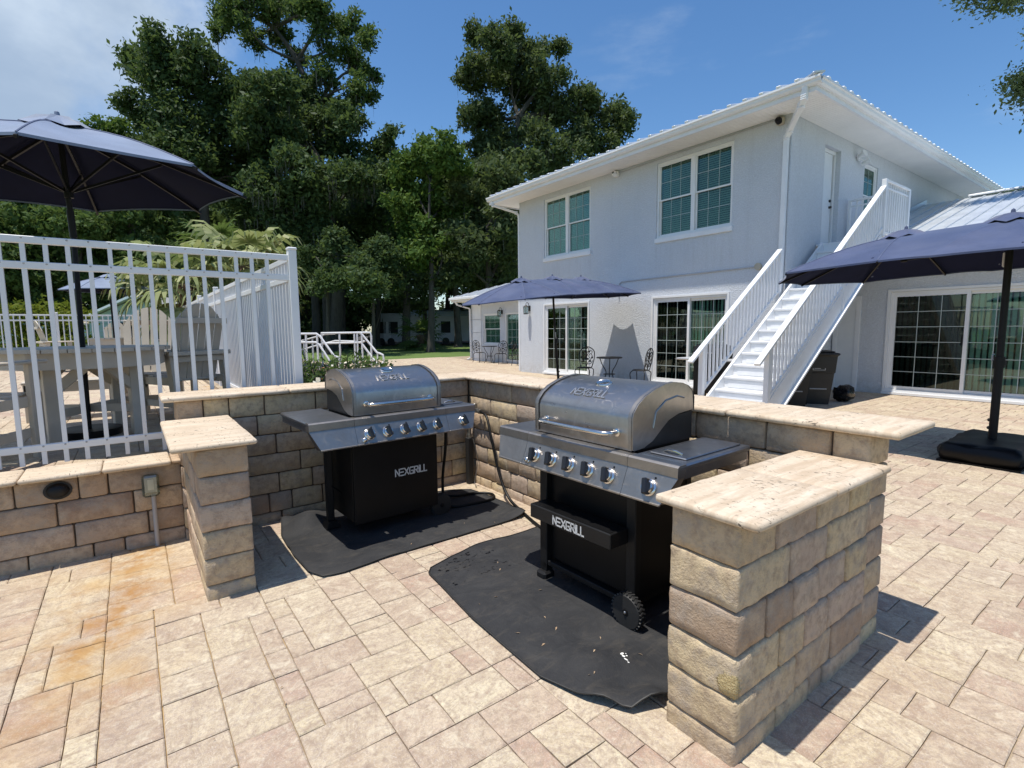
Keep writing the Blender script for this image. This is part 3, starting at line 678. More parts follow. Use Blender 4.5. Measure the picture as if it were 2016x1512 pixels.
MB().box((-2.6, 4.36, 0), (0.22, 4.56, 0.56)).obj('core', MAT['mulch'], lw)
block_wall(lw, 'x', -2.62, 0.235, 4.340, 4.60, crs(0.567, 0.158), 63)
caps(lw, 'x', [-2.6, -1.45, -0.62, -0.21, 0.175], 4.265, 4.625, 0.5695, 0.602)
stone(lw, (0.178, 4.30, 0.5695), (0.238, 4.61, 0.592), 'filler_stone', r=0.006, amp=0.001)
# ------------------------------------------------------------------ the house
house = thing('house', 'pale grey stuccoed two-storey house with white metal roof and low side wings', 'house', (10.9, 5.3, 0))
def plane_map(axis, c0):
    return (lambda u, v, d: (c0+d, u, v)) if axis == 'x' else (lambda u, v, d: (u, c0+d, v))
def wall_holes(name, axis, c0, u0, u1, v0, v1, th, holes, mt, parent):
    P = plane_map(axis, c0); b = MB()
    us = sorted({u0, u1, *[h[0] for h in holes], *[h[1] for h in holes]}); vs_ = sorted({v0, v1, *[h[2] for h in holes], *[h[3] for h in holes]})
    inh = lambda u, v: any(h[0] < u < h[1] and h[2] < v < h[3] for h in holes)
    for a, c in zip(us[:-1], us[1:]):
        for d, e in zip(vs_[:-1], vs_[1:]):
            if inh((a+c)/2, (d+e)/2): continue
            b.quad(P(a, d, 0), P(a, e, 0), P(c, e, 0), P(c, d, 0)); b.quad(P(a, d, th), P(c, d, th), P(c, e, th), P(a, e, th))
    for a, c, d, e in holes + [(u0, u1, v0, v1)]:
        b.quad(P(a, d, 0), P(c, d, 0), P(c, d, th), P(a, d, th)); b.quad(P(a, e, 0), P(a, e, th), P(c, e, th), P(c, e, 0))
        b.quad(P(a, d, 0), P(a, d, th), P(a, e, th), P(a, e, 0)); b.quad(P(c, d, 0), P(c, e, 0), P(c, e, th), P(c, d, th))
    return b.obj(name, mt, parent)
WIN_Y = [(10.89, 12.96), (6.52, 8.57)]; DOOR_Y = [(10.95, 12.92), (6.55, 8.60)]
holes = [(a, c, 3.72, 5.55) for a, c in WIN_Y] + [(a, c, 0.02, 2.23) for a, c in DOOR_Y]
wall_holes('wall', 'x', 10.9, 5.303, 14.25, -0.05, 5.74, 0.22, holes, MAT['stucco'], house)
wall_holes('wall', 'y', 5.3, 10.903, 26.0, -0.05, 5.74, 0.22, [(12.41, 13.22, 3.27, 5.41), (14.56, 15.40, 3.92, 5.41)], MAT['stucco'], house)
wall_holes('wall', 'y', 14.03, 11.12, 20.0, -0.05, 5.74, 0.218, [], MAT['stucco'], house)
MB().box((26.0, 5.3, -0.05), (26.2, 14.25, 5.74)).obj('wall', MAT['stucco'], house)
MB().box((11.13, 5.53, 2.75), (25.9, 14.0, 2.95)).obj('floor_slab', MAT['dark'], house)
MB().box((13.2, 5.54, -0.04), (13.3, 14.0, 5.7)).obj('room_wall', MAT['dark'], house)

def bars_frame(b, P, u0, u1, v0, v1, w, d0, d1):
    for a in ((u0, v0, u0+w, v1), (u1-w, v0, u1, v1)): b.box(P(a[0], a[1], d0), P(a[2], a[3], d1))
    for a in ((u0+w, v0, u1-w, v0+w), (u0+w, v1-w, u1-w, v1)): b.box(P(a[0], a[1], d0+.0015), P(a[2], a[3], d1-.0015))
def lite(parent, P, u0, u1, v0, v1, nu, nv, d, bar, gmat, name='pane', gridmat=None):
    bar *= .72; gridmat = MAT['bars']
    """panes and the bars between them"""
    mb = MB()
    for i in range(1, nu):
        u = u0+(u1-u0)*i/nu; mb.box(P(u-bar/2, v0, d-.006), P(u+bar/2, v1, d+.006))
    for j in range(1, nv):
        v = v0+(v1-v0)*j/nv; mb.box(P(u0, v-bar/2, d-.0045), P(u1, v+bar/2, d+.0045))
    mb.obj('muntin', gridmat or MAT['white'], parent)
    for i in range(nu):
        for j in range(nv):
            a = u0+(u1-u0)*i/nu+bar/2; c = u0+(u1-u0)*(i+1)/nu-bar/2; e = v0+(v1-v0)*j/nv+bar/2; f = v0+(v1-v0)*(j+1)/nv-bar/2
            MB().box(P(a, e, d-.0015), P(c, f, d+.0015)).obj(name, gmat, parent)
def hblind(parent, P, u0, u1, v0, v1, d, pitch=0.05, mt=None):
    b = MB(); n = int((v1-v0)/pitch)
    for k in range(n):
        v = v0+pitch*(k+.5); b.add([P(u0, v-.021, d-.010), P(u1, v-.021, d-.010), P(u1, v+.021, d+.010), P(u0, v+.021, d+.010)], [(0, 1, 2, 3)])
    o = b.obj('blind', mt or MAT['blind'], parent); o['kind'] = 'stuff'
def vblind(parent, P, u0, u1, v0, v1, d, pitch, seed, fold=0.030):
    rg = random.Random(seed); n = int((u1-u0)/pitch)
    me = None
    b = MB()
    for k in range(n):
        u = u0+pitch*(k+.5); w = pitch*0.40; t = fold*rg.uniform(0.6, 1.2)
        b.add([P(u-w, v0+.03, d-t), P(u+w, v0+.03, d+t), P(u+w, v1, d+t), P(u-w, v1, d-t)], [(0, 1, 2, 3)])
    o = b.obj('vertical_blind', MAT['drape'], parent); o['kind'] = 'stuff'
def double_window(axis, c0, u0, u1, v0, v1, nsash=2, sill=True, nu=3, blind=True):
    P = plane_map(axis, c0); b = MB()
    bars_frame(b, P, u0+.002, u1-.002, v0+.002, v1-.002, 0.055, 0.03, 0.14)
    cuts = [u0+.055+(u1-u0-.11)*k/nsash for k in range(nsash+1)]
    for c in cuts[1:-1]: b.box(P(c-.05, v0+.055, 0.034), P(c+.05, v1-.055, 0.136))
    win = b.obj('window', MAT['vinyl'], house)
    vm = (v0+v1)/2+.01
    for a, c in zip(cuts[:-1], cuts[1:]):
        a += .0 if a == cuts[0] else .05; c -= .0 if c == cuts[-1] else .05
        s = MB(); bars_frame(s, P, a+.002, c-.002, vm-.02, v1-.057, 0.034, 0.05, 0.085)
        bars_frame(s, P, a+.002, c-.002, v0+.057, vm+.028, 0.036, 0.088, 0.125); s.obj('sash', MAT['vinyl'], win)
        lite(win, P, a+.036, c-.036, vm+.014, v1-.091, nu, 2, 0.066, 0.016, MAT['glass'])
        lite(win, P, a+.038, c-.038, v0+.093, vm-.008, nu, 2, 0.106, 0.016, MAT['glass'])
        if blind: hblind(win, P, a, c, v0+.06, v1-.06, 0.185)
    if sill: MB().box(P(u0-.035, v0-.115, -.045), P(u1+.012, v0-.001, 0.03), 0.006).obj('sill', MAT['white'], win)
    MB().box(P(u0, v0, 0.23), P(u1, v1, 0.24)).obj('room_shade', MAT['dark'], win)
    return win
for a, c in WIN_Y: double_window('x', 10.9, a, c, 3.72, 5.55)
double_window('y', 5.3, 14.56, 15.40, 3.92, 5.41, nsash=1, sill=False, nu=2, blind=False)
def sliding_door(axis, c0, u0, u1, v0, v1, seed, nv=6, nu=3, inner=0):
    """left panel (larger u) carries the insect screen, as seen from the terrace"""
    P = plane_map(axis, c0); b = MB()
    bars_frame(b, P, u0-.05, u1+.05, v0-.02, v1+.05, 0.048, -.025, 0.01)
    bars_frame(b, P, u0+.002, u1-.002, v0, v1-.002, 0.045, 0.012, 0.13)
    dr = b.obj('sliding_door', MAT['vinyl'], house); um = (u0+u1)/2
    for k, (a, c, d) in enumerate(((u0+.045, um+.03, 0.095), (um-.03, u1-.045, 0.045))):
        s = MB(); bars_frame(s, P, a, c, v0+.047, v1-.047, 0.06, d-.02, d+.018); s.obj('door_panel', MAT['vinyl'], dr)
        lite(dr, P, a+.06, c-.06, v0+.107, v1-.107, nu, nv, d, 0.018, MAT['sglass' if k else 'dglass'])
    MB().box(P(um+.035, v0+1.0, -.012), P(um+.06, v0+1.2, 0.024), .004).obj('door_handle', MAT['black'], dr)
    MB().box(P(u0-.04, v0-.07, -.10), P(u1+.04, v0-.021, .0)).obj('threshold', MAT['white'], dr)
    vblind(dr, P, u0+.02, u1-.02, v0+.04, v1-.04, 0.21, 0.095, seed)
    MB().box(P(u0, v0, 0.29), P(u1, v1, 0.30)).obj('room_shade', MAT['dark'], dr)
    return dr
for k, (a, c) in enumerate(DOOR_Y): sliding_door('x', 10.9, a, c, 0.10, 2.23, 70+k)

# upper door at the stair head
P = plane_map('y', 5.3); b = MB(); bars_frame(b, P, 12.412, 13.218, 3.272, 5.408, 0.07, 0.10, 0.2)
ud = b.obj('door', MAT['vinyl'], house)
MB().box(P(12.483, 3.30, .13), P(13.12, 5.336, .175), .006).obj('door_leaf', MAT['door'], ud)
MB().box(P(13.122, 3.30, .165), P(13.146, 5.336, .19)).obj('door_gap', MAT['black'], ud)
MB().cyl(P(13.05, 4.32, .13), .03, .03, 12, (0, -1, 0)).cyl(P(13.05, 4.18, .13), .028, .05, 12, (0, -1, 0)).obj('door_handle', MAT['bronze'], ud)
MB().box(P(12.38, 3.2, -.03), P(13.25, 3.268, .2)).obj('threshold', MAT['white'], ud)

# eaves: soffit boards, fascia, gutter, roof with ribs
EX, EY, EL, ZS = 10.15, 4.55, 14.92, 5.70
XB = 26.6
def soffit_panel(lo, hi, along):
    (x0, y0), (x1, y1) = lo, hi; b = MB(); n = 3
    for k in range(n):
        if along == 'y': b.box((x0, y0+(y1-y0)*k/n+.003, ZS), (x1, y0+(y1-y0)*(k+1)/n-.003, ZS+.012), .004)
        else: b.box((x0+(x1-x0)*k/n+.003, y0, ZS), (x0+(x1-x0)*(k+1)/n-.003, y1, ZS+.012), .004)
    b.box((x0, y0, ZS+.008), (x1, y1, ZS+.016)); return b.obj('soffit_panel', MAT['soffit'], house)
y = 5.3
while y < 14.25: soffit_panel((EX+.02, y), (10.898, min(y+.3, 14.25)), 'y'); y += .3
soffit_panel((EX+.02, 14.252), (10.898, 14.55), 'y'); soffit_panel((EX+.02, 14.552), (10.898, EL-.02), 'y')
x = 10.17
while x < 25.6: soffit_panel((x, EY+.02), (x+.3, 5.298), 'x'); x += .3
x = 10.9
while x < 20: soffit_panel((x, 14.252), (x+.3, EL-.02), 'x'); x += .3
b = MB()
b.box((EX-.02, EY-.02, ZS-.03), (EX, EL+.02, ZS+.17)).box((EX, EY-.02, ZS-.0295), (XB, EY, ZS+.1695)).box((EX, EL, ZS-.0295), (XB, EL+.02, ZS+.1695))
b.box((EX, EY, ZS-.028), (EX+.03, EL, ZS-.002)).box((EX+.03, EY, ZS-.027), (XB, EY+.03, ZS-.003))
b.obj('fascia', MAT['white'], house)
gp = [(0, 0), (-.055, 0), (-.085, .03), (-.095, .075), (-.12, .09), (-.12, .125), (-.112, .125), (-.105, .095), (-.085, .085), (-.072, .035), (-.05, .008), (0, .008)]
g1 = MB().prism([(EX-.021+p[0], ZS+.055+p[1]) for p in gp], EY-.13, EL+.03, 'y').obj('gutter', MAT['white'], house)
g2 = MB().prism([(EY-.021+p[0], ZS+.055+p[1]) for p in gp], EX-.02, XB, 'x').obj('gutter', MAT['white'], house)
ZR = ZS+.20; SL = 0.29; yc = (EY+EL)/2; hw = (EL-EY)/2+.10; x0 = EX-.10; rise = hw*SL
c = [(x0, EY-.10, ZR), (XB+4, EY-.10, ZR), (XB+4, EL+.10, ZR), (x0, EL+.10, ZR), (x0+hw, yc, ZR+rise), (XB+4-hw, yc, ZR+rise)]
b = MB().add(c, [(0, 1, 5, 4), (1, 2, 5), (2, 3, 4, 5), (3, 0, 4)]); b.add([(p[0], p[1], p[2]-.02) for p in c], [(4, 5, 1, 0), (5, 2, 1), (5, 4, 3, 2), (4, 0, 3), ])
for i, j in ((0, 1), (1, 2), (2, 3), (3, 0)): b.quad(c[i], (c[i][0], c[i][1], c[i][2]-.02), (c[j][0], c[j][1], c[j][2]-.02), c[j])
roof = b.obj('roof', MAT['roof'], house)
y = EY-.04; k = 0
while y < EL+.08:
    L = hw-abs(y-yc); L = max(.15, L); p0 = Vector((x0-.012, y, ZR+.001))
    MB().bar(p0+Vector((0, 0, .02)), p0+Vector((L, 0, L*SL+.02)), .09, .045, ch=.012).obj('roof_rib', MAT['ribend'], roof); y += .33
x = x0+.06
while x < XB:
    L = min(hw, max(.15, x-x0)); p0 = Vector((x, EY-.112, ZR+.001))
    MB().bar(p0+Vector((0, 0, .02)), p0+Vector((0, L, L*SL+.02)), .09, .045, ch=.012).obj('roof_rib', MAT['ribend'], roof); x += .33
MB().bar((x0-.02, EY-.12, ZR+.02), (x0+hw, yc, ZR+rise+.02), .16, .03).obj('hip_cap', MAT['roof'], roof)
# downspouts with ribbed elbows
def downspout(pts, w=.10, t=.075):
    b = MB(); pts = [Vector(p) for p in pts]
    for a, c in zip(pts[:-1], pts[1:]):
        d = (c-a).normalized(); b.bar(a-d*.02, c+d*.02, w, t, up=(1, 0, 0) if abs(d.z) > .8 else (0, 0, 1), ch=.01)
    for p in pts[1:-1]:
        for s in (-1, 0, 1): b.box((p.x-w*.54, p.y-w*.54, p.z-.012+s*.035), (p.x+w*.54, p.y+w*.54, p.z+.012+s*.035), .008)
    return b.obj('downspout', MAT['white'], house)
downspout([(10.09, 4.70, 5.78), (10.11, 4.72, 5.60), (10.22, 4.82, 5.52), (10.76, 5.27, 5.33), (10.84, 5.365, 5.24), (10.84, 5.365, 0.03)])
downspout([(10.12, 14.74, 5.78), (10.14, 14.72, 5.62), (10.85, 14.36, 5.40), (10.93, 14.31, 5.30), (10.93, 14.31, 0.05)], .085, .065)
# corner trim down the front edge
MB().box((10.885, 5.285, 0), (10.93, 5.31, 5.69)).obj('corner_bead', MAT['stucco'], house)

# right wing behind the big umbrella
WY0 = -6.0
wall_holes('wall', 'x', 13.25, WY0, 5.29, -0.05, 2.98, 0.2, [(1.60, 4.17, 0.02, 2.20)], MAT['stucco'], house)
sliding_door('x', 13.25, 1.60, 4.17, 0.08, 2.20, 91, nv=6, nu=3)
b = MB(); bars_frame(b, plane_map('x', 13.25), 4.72, 5.26, 0.0, 2.15, .09, -.03, .0); wd = b.obj('service_door', MAT['white'], house)
MB().box((13.236, 4.81, 0.02), (13.249, 5.17, 2.06)).obj('door_leaf', MAT['door'], wd)
MB().box((13.5, WY0, -.04), (13.55, 5.25, 2.9)).obj('room_wall', MAT['dark'], house)
# wing roof: one long standing-seam slope up to a ridge
xe, ze, xr, zr = 12.55, 3.00, 19.0, 4.985
sl = (zr-ze)/(xr-xe)
b = MB().add([(xe, WY0-.5, ze), (xe, 5.292, ze), (xr, 5.292, zr), (xr, WY0-.5, zr), (xr+6.4, 5.292, ze), (xr+6.4, WY0-.5, ze)], [(0, 3, 2, 1), (3, 5, 4, 2)])
b.add([(xe, WY0-.5, ze-.03), (xe, 5.292, ze-.03), (xr, 5.292, zr-.03), (xr, WY0-.5, zr-.03)], [(0, 1, 2, 3)]); b.quad((xe, WY0-.5, ze-.03), (xe, WY0-.5, ze), (xe, 5.292, ze), (xe, 5.292, ze-.03))
wr = b.obj('roof', MAT['roof'], house)
sm = MB().bar((0, 0, .014), (xr-xe, 0, zr-ze+.014), .035, .03).mesh('seam', MAT['roof'])
k = 0
while 5.15-k*.305 > WY0: put('seam', sm, wr, Vector((xe, 5.15-k*.305, ze))-wloc(wr)); k += 1
MB().bar((xr, WY0-.5, zr+.035), (xr, 4.3, zr+.035), .35, .05, ch=.02).obj('ridge_cap', MAT['ribend'], wr)
MB().bar((xe+2, 5.27, ze+2*sl+.07), (xr, 5.27, zr+.07), .04, .14).obj('flashing', MAT['roof'], wr)
MB().box((xe-.02, WY0-.5, ze-.2), (xe, 4.0, ze-.005)).obj('fascia', MAT['white'], house)
MB().box((xe, WY0-.5, ze-.12), (13.249, 4.0, ze-.10)).obj('soffit', MAT['soffit'], house)

# far left wing beyond the front corner
FX = 13.2
wall_holes('wall', 'x', FX, 14.26, 20.22, -0.05, 2.86, 0.2, [(18.72, 20.10, 0.78, 2.18), (16.9, 18.36, 0.08, 2.18)], MAT['stucco'], house)
double_window('x', FX, 18.72, 20.10, 0.78, 2.18, nsash=1, sill=False)
fd = MB(); bars_frame(fd, plane_map('x', FX), 16.902, 18.358, 0.082, 2.178, .07, .02, .14); fdo = fd.obj('door', MAT['vinyl'], house)
lite(fdo, plane_map('x', FX), 16.98, 18.28, .16, 2.10, 4, 6, .09, .018, MAT['dglass']); vblind(fdo, plane_map('x', FX), 16.95, 18.3, .1, 2.1, .2, .1, 5)
MB().box((FX+.4, 14.3, 0), (FX+.45, 20.2, 2.8)).obj('room_wall', MAT['dark'], house)
for k, (z0, z1) in enumerate(((0.0, .09), (.10, .70), (.715, 1.31), (1.325, 1.92), (1.935, 2.75))):
    MB().box((FX-.02, 20.24, z0), (FX+.2, 20.98, z1), .004).obj('white_panel', MAT['white'], house)
MB().box((FX+.0, 20.99, -.02), (FX+7, 21.1, 2.8)).obj('wall', MAT['stucco'], house)
b = MB().add([(12.45, 14.3, 2.98), (12.45, 21.75, 2.98), (16.0, 18.2, 4.1), (16.0, 14.3, 4.1), (19.5, 21.75, 2.98)], [(0, 3, 2, 1), (1, 2, 4)])
b.add([(12.45, 14.3, 2.96), (12.45, 21.75, 2.96), (16.0, 18.2, 4.08), (16.0, 14.3, 4.08), (19.5, 21.75, 2.96)], [(0, 1, 2, 3), (1, 4, 2)])
fr = b.obj('roof', MAT['roof'], house)
for k in range(22):
    y = 14.5+k*.33; L = min(3.5, 21.7-y); MB().bar((12.44, y, 2.992), (12.44+L, y, 2.992+L*.3155), .06, .026).obj('roof_rib', MAT['ribend'], fr)
MB().box((12.47, 14.3, 2.76), (12.49, 21.73, 2.95)).box((12.49, 21.70, 2.761), (19.5, 21.72, 2.949)).obj('fascia', MAT['white'], house)
MB().box((12.36, 14.3, 2.84), (12.469, 21.78, 2.965), .02).obj('gutter', MAT['white'], house)
MB().box((12.49, 14.3, 2.77), (13.2, 21.7, 2.785)).obj('soffit', MAT['soffit'], house)
b = MB(); pts = [Vector(p) for p in ((12.5, 21.4, 2.8), (12.6, 21.35, 2.62), (13.10, 21.06, 2.45), (13.12, 21.05, .12), (12.9, 21.05, .04))]
for a, c in zip(pts[:-1], pts[1:]): b.bar(a, c, .08, .06, up=(1, 0, 0) if abs((c-a).normalized().z) > .8 else (0, 0, 1))
b.obj('downspout', MAT['white'], house)

# ------------------------------------------------------------------ the outside staircase
st = thing('staircase', 'white painted outdoor staircase climbing to the upper door of the house', 'stairs', (10.0, 4.62, 0))
NR, RZ, RUN, SX0 = 16, 3.264/16, 0.2813, 7.98
def nose(x): return RZ + (x-SX0)*RZ/RUN
YL, YR = 5.16, 4.12
for k in range(1, NR):
    xk = SX0+(k-1)*RUN
    MB().box((xk-.028, YR+.02, RZ*k-.035), (xk+RUN, YL-.02, RZ*k), .006).obj('tread', MAT['white'], st)
for k in range(1, NR+1):
    xk = SX0+(k-1)*RUN; b = MB().box((xk, YR+.02, RZ*(k-1)+.001), (xk+.02, YL-.02, RZ*k-.036))
    b.box((xk-.006, YR+.10, RZ*(k-1)+.02), (xk, YL-.10, RZ*k-.06)); b.obj('riser', MAT['white'], st)
for y0, y1 in ((YR-.03, YR+.018), (YL-.018, YL+.03)):
    b = MB(); xa, xb = SX0-.08, SX0+15*RUN
    b.prism([(xa, 0.0), (xa+.30, 0.0), (xb, nose(xb)-.36), (xb, nose(xb)+.03), (xa, nose(xa)+.03)], y0, y1, 'y')
    b.obj('stringer', MAT['white'], st)
b = MB(); xa, xb = SX0+.1, SX0+15*RUN       # lower flange of the near stringer
b.bar((xa+.16, YR-.05, .0+.02), (xb, YR-.05, nose(xb)-.345), .09, .03); b.obj('stringer_flange', MAT['white'], st)
lx0, lx1, lz = SX0+15*RUN, 13.70, 3.264
MB().box((lx0, YR-.03, lz-.045), (lx1, 5.295, lz), .006).obj('landing', MAT['white'], st)
MB().box((lx0, YR-.028, lz-.30), (lx1-.002, YR+.02, lz-.047)).box((lx1-.05, YR+.02, lz-.30), (lx1, 5.29, lz-.047)).obj('landing_beam', MAT['white'], st)
MB().box((lx1-.1, YR, 0), (lx1-.01, YR+.09, lz-.302)).obj('support_post', MAT['white'], st)
def railz(x): return .93+.728*(x-7.75)
bal_rake = {}
def rake_rail(y, xa, xb, x_end):
    MB().bar((x_end, y, railz(x_end)), (xb, y, railz(xb)), .10, .045, ch=.006).obj('handrail', MAT['white'], st)
    off = .09
    MB().bar((xa, y, nose(xa)+off), (xb, y, nose(xb)+off), .045, .045, ch=.005).obj('rail', MAT['white'], st)
    n = int((xb-xa)/.113)
    for k in range(1, n):
        x = xa+(xb-xa)*k/n; z0 = nose(x)+off+.018; z1 = railz(x)-.02
        if z1-z0 > .1: MB().box((x-.016, y-.016, z0), (x+.016, y+.016, z1)).obj('baluster', MAT['white'], st)
def post(x, y, z0, z1, w=.085): return MB().box((x-w/2, y-w/2, z0), (x+w/2, y+w/2, z1), .006).obj('newel_post', MAT['white'], st)
rake_rail(YR-.005, 8.05, 12.30, 7.72); rake_rail(YL+.12, 8.05, 10.62, 7.70)
post(8.05, YR-.005, 0, railz(8.05)-.02); post(10.62, YR-.005, nose(10.62)-.35, railz(10.62)-.02)
post(8.05, YL+.12, 0, railz(8.05)-.02); post(10.62, YL+.12, nose(10.62)-.35, railz(10.62)-.02)
ht = lz+1.10
post(12.34, YR-.005, lz, ht+.03); post(lx1-.04, YR-.005, lz, ht+.02); post(lx1-.04, 5.23, lz, ht+.02, .06)
def level_rail(a, c):
    a, c = Vector(a), Vector(c); d = (c-a); n = int(d.length/.113)
    MB().bar(a+Vector((0, 0, ht)), c+Vector((0, 0, ht)), .09, .045, ch=.006).obj('handrail', MAT['white'], st)
    MB().bar(a+Vector((0, 0, lz+.09)), c+Vector((0, 0, lz+.09)), .045, .045).obj('rail', MAT['white'], st)
    MB().bar(a+Vector((0, 0, ht-.13)), c+Vector((0, 0, ht-.13)), .04, .035).obj('rail', MAT['white'], st)
    for k in range(1, n):
        p = a+d*k/n; MB().box((p.x-.016, p.y-.016, lz+.11), (p.x+.016, p.y+.016, ht-.02)).obj('baluster', MAT['white'], st)
level_rail((12.38, YR-.005, 0), (lx1-.08, YR-.005, 0)); level_rail((lx1-.04, YR+.05, 0), (lx1-.04, 5.20, 0))

# ------------------------------------------------------------------ fittings on the walls
def sec_camera(loc, label, mt, dark):
    t = thing('security_camera', label, 'camera', loc)
    MB().box((-.01, -.07, -.07), (.09, .07, .07), .012).obj('junction_box', MAT['vinyl'] if not dark else MAT['beige'], t, True)
    M = Matrix.Translation((-.04, 0, -.01)) @ Matrix.Rotation(R(-62), 4, 'Y')
    MB().lathe([(.0, -.05), (.055, -.05), (.066, 0), (.06, .045), (.035, .062), (0, .062)], n=20, M=M).obj('dome', mt, t, True)
    MB().lathe([(.034, .05), (.030, .072), (0, .075)], n=16, M=M).obj('lens', MAT['black'], t, True)
    return t
sec_camera((10.80, 9.86, 5.60), 'white dome security camera under the eaves between the two upper windows', MAT['white'], False)
sec_camera((10.80, 5.50, 5.60), 'dark dome security camera tucked under the eave corner by the downspout', MAT['black'], True)
cw = MB().tube([(10.885, 9.75, 5.63), (10.885, 7.6, 5.655), (10.885, 5.6, 5.66)], .012, 6).obj('camera_cable_pipe', MAT['greyd']); tag(cw, 'thin grey cable pipe along the top of the front wall', 'pipe')
cd = thing('wall_conduit', 'grey conduit bending across the front wall to a round cap', 'conduit', (10.88, 8.0, 2.74))
MB().tube([(10.885, 9.76, 2.30), (10.885, 9.76, 2.62), (10.885, 9.73, 2.70), (10.885, 9.66, 2.735), (10.885, 5.95, 2.765)], .017, 8).obj('pipe', MAT['greyd'], cd)
MB().cyl((10.9, 5.86, 2.765), .075, .05, 20, (-1, 0, 0)).obj('round_cap', MAT['beige'], cd)
def lantern(loc, label):
    t = thing('wall_lantern', label, 'lantern', loc, group='lanterns on the house front')
    MB().box((-.02, -.05, -.09), (0, .05, .09), .006).obj('back_plate', MAT['bronze'], t, True)
    MB().tube([(-.02, 0, .05), (-.05, 0, .16), (-.10, 0, .20), (-.15, 0, .16), (-.155, 0, .09)], .010, 8).obj('arm', MAT['bronze'], t, True)
    b = MB().lathe([(.01, .11), (.05, .085), (.095, .05), (.10, .04), (.0, .04)], (-.155, 0, 0), 8).lathe([(0, -.20), (.08, -.20), (.085, -.175), (0, -.17)], (-.155, 0, 0), 8)
    for k in range(4):
        a = PI/4+k*PI/2; b.bar((-.155+.075*math.cos(a), .075*math.sin(a), -.18), (-.155+.09*math.cos(a), .09*math.sin(a), .045), .012, .012)
    b.obj('cage', MAT['bronze'], t, True)
    MB().lathe([(.066, -.17), (.078, .038)], (-.155, 0, 0), 12).obj('glass_body', MAT['lampglass'], t, True)
    return t
lantern((10.895, 13.72, 2.17), 'bronze wall lantern beside the left sliding door, at the house corner'); lantern((13.195, 18.55, 2.22), 'bronze wall lantern between the far window and far door')
fl = thing('flood_light', 'twin white flood lights high on the wall beside the upper door', 'light', (14.1, 5.29, 5.42))
MB().cyl((0, 0, 0), .07, .04, 16, (0, -1, 0)).obj('base', MAT['white'], fl, True)
for s in (-1, 1):
    M = Matrix.Translation((.13*s, -.13, -.06*s-.05)) @ Matrix.Rotation(R(28*s), 4, 'Y') @ Matrix.Rotation(R(65), 4, 'X')
    MB().lathe([(0, -.10), (.035, -.09), (.05, -.02), (.085, .08), (.08, .085), (.0, .07)], n=16, M=M).tube([(0, -.03, 0), (.10*s, -.10, -.05*s-.03)], .014, 6).obj('lamp_head', MAT['white'], fl, True)
# ------------------------------------------------------------------ lettering of the grill maker's name, as strokes
GLY = {  # strokes on a 0..1 box; widths come from the stroke
    'N': ([[(0, 0), (0, 1)], [(0, 1), (.62, 0)], [(.62, 0), (.62, 1)]], .62),
    'E': ([[(.0, 1), (.50, 1)], [(.0, .5), (.46, .5)], [(.0, 0), (.50, 0)]], .50),
    'X': ([[(0, 0), (.66, 1)], [(0, 1), (.66, 0)]], .66),
    'G': ([[(.60, .98), (.12, .98), (0, .84), (0, .14), (.12, 0), (.60, 0), (.60, .46), (.30, .46)]], .60),
    'R': ([[(0, 0), (0, .98), (.48, .98), (.58, .86), (.58, .60), (.48, .48), (.0, .48)], [(.26, .48), (.60, 0)]], .60),
    'I': ([[(0, 0), (0, .70)]], .02), 'L': ([[(0, 1), (0, 0), (.46, 0)]], .46)}
def lettering(b, P, height, stroke, d0, d1):
    """draw NEXGRILL; P(u,v,d) maps the flat plate; returns the width"""
    u = 0.0; k = height
    for ch in 'NEXGRILL':
        st_, w = GLY[ch]
        for pl_ in st_:
            for (a, c), (e, f) in zip(pl_[:-1], pl_[1:]):
                dx, dy = e-a, f-c; L = math.hypot(dx, dy); dx /= L; dy /= L; nx, ny = -dy*stroke/2, dx*stroke/2
                ex = stroke*.42/k
                A = ((u+a-dx*ex)*k, (c-dy*ex)*k); B = ((u+e+dx*ex)*k, (f+dy*ex)*k)
                q = [(A[0]+nx, A[1]+ny), (A[0]-nx, A[1]-ny), (B[0]-nx, B[1]-ny), (B[0]+nx, B[1]+ny)]
                vs_ = [P(x, y, d0) for x, y in q] + [P(x, y, d1) for x, y in q]
                b.add(vs_, [(3, 2, 1, 0), (4, 5, 6, 7), (0, 1, 5, 4), (1, 2, 6, 5), (2, 3, 7, 6), (3, 0, 4, 7)])
        if ch == 'I':       # little flame over the i
            q = [(u-.07, .86), (u+.0, .80), (u+.08, .88), (u+.06, 1.02), (u+.03, 1.22), (u-.0, 1.05), (u-.06, .98)]
            n = len(q); vs_ = [P(x*k, y*k, d0) for x, y in q] + [P(x*k, y*k, d1) for x, y in q]
            b.add(vs_, [tuple(range(n, 2*n))] + [(i, (i+1) % n, n+(i+1) % n, n+i) for i in range(n)])
        u += w + (.20 if ch != 'I' else .18)
    return u*k
LIDP = [(0.045, 0.905), (0.042, 1.06), (0.050, 1.085), (0.085, 1.125), (0.14, 1.160), (0.21, 1.188), (0.29, 1.207), (0.37, 1.213), (0.44, 1.205), (0.50, 1.185), (0.535, 1.155), (0.55, 1.12), (0.55, 1.05)]
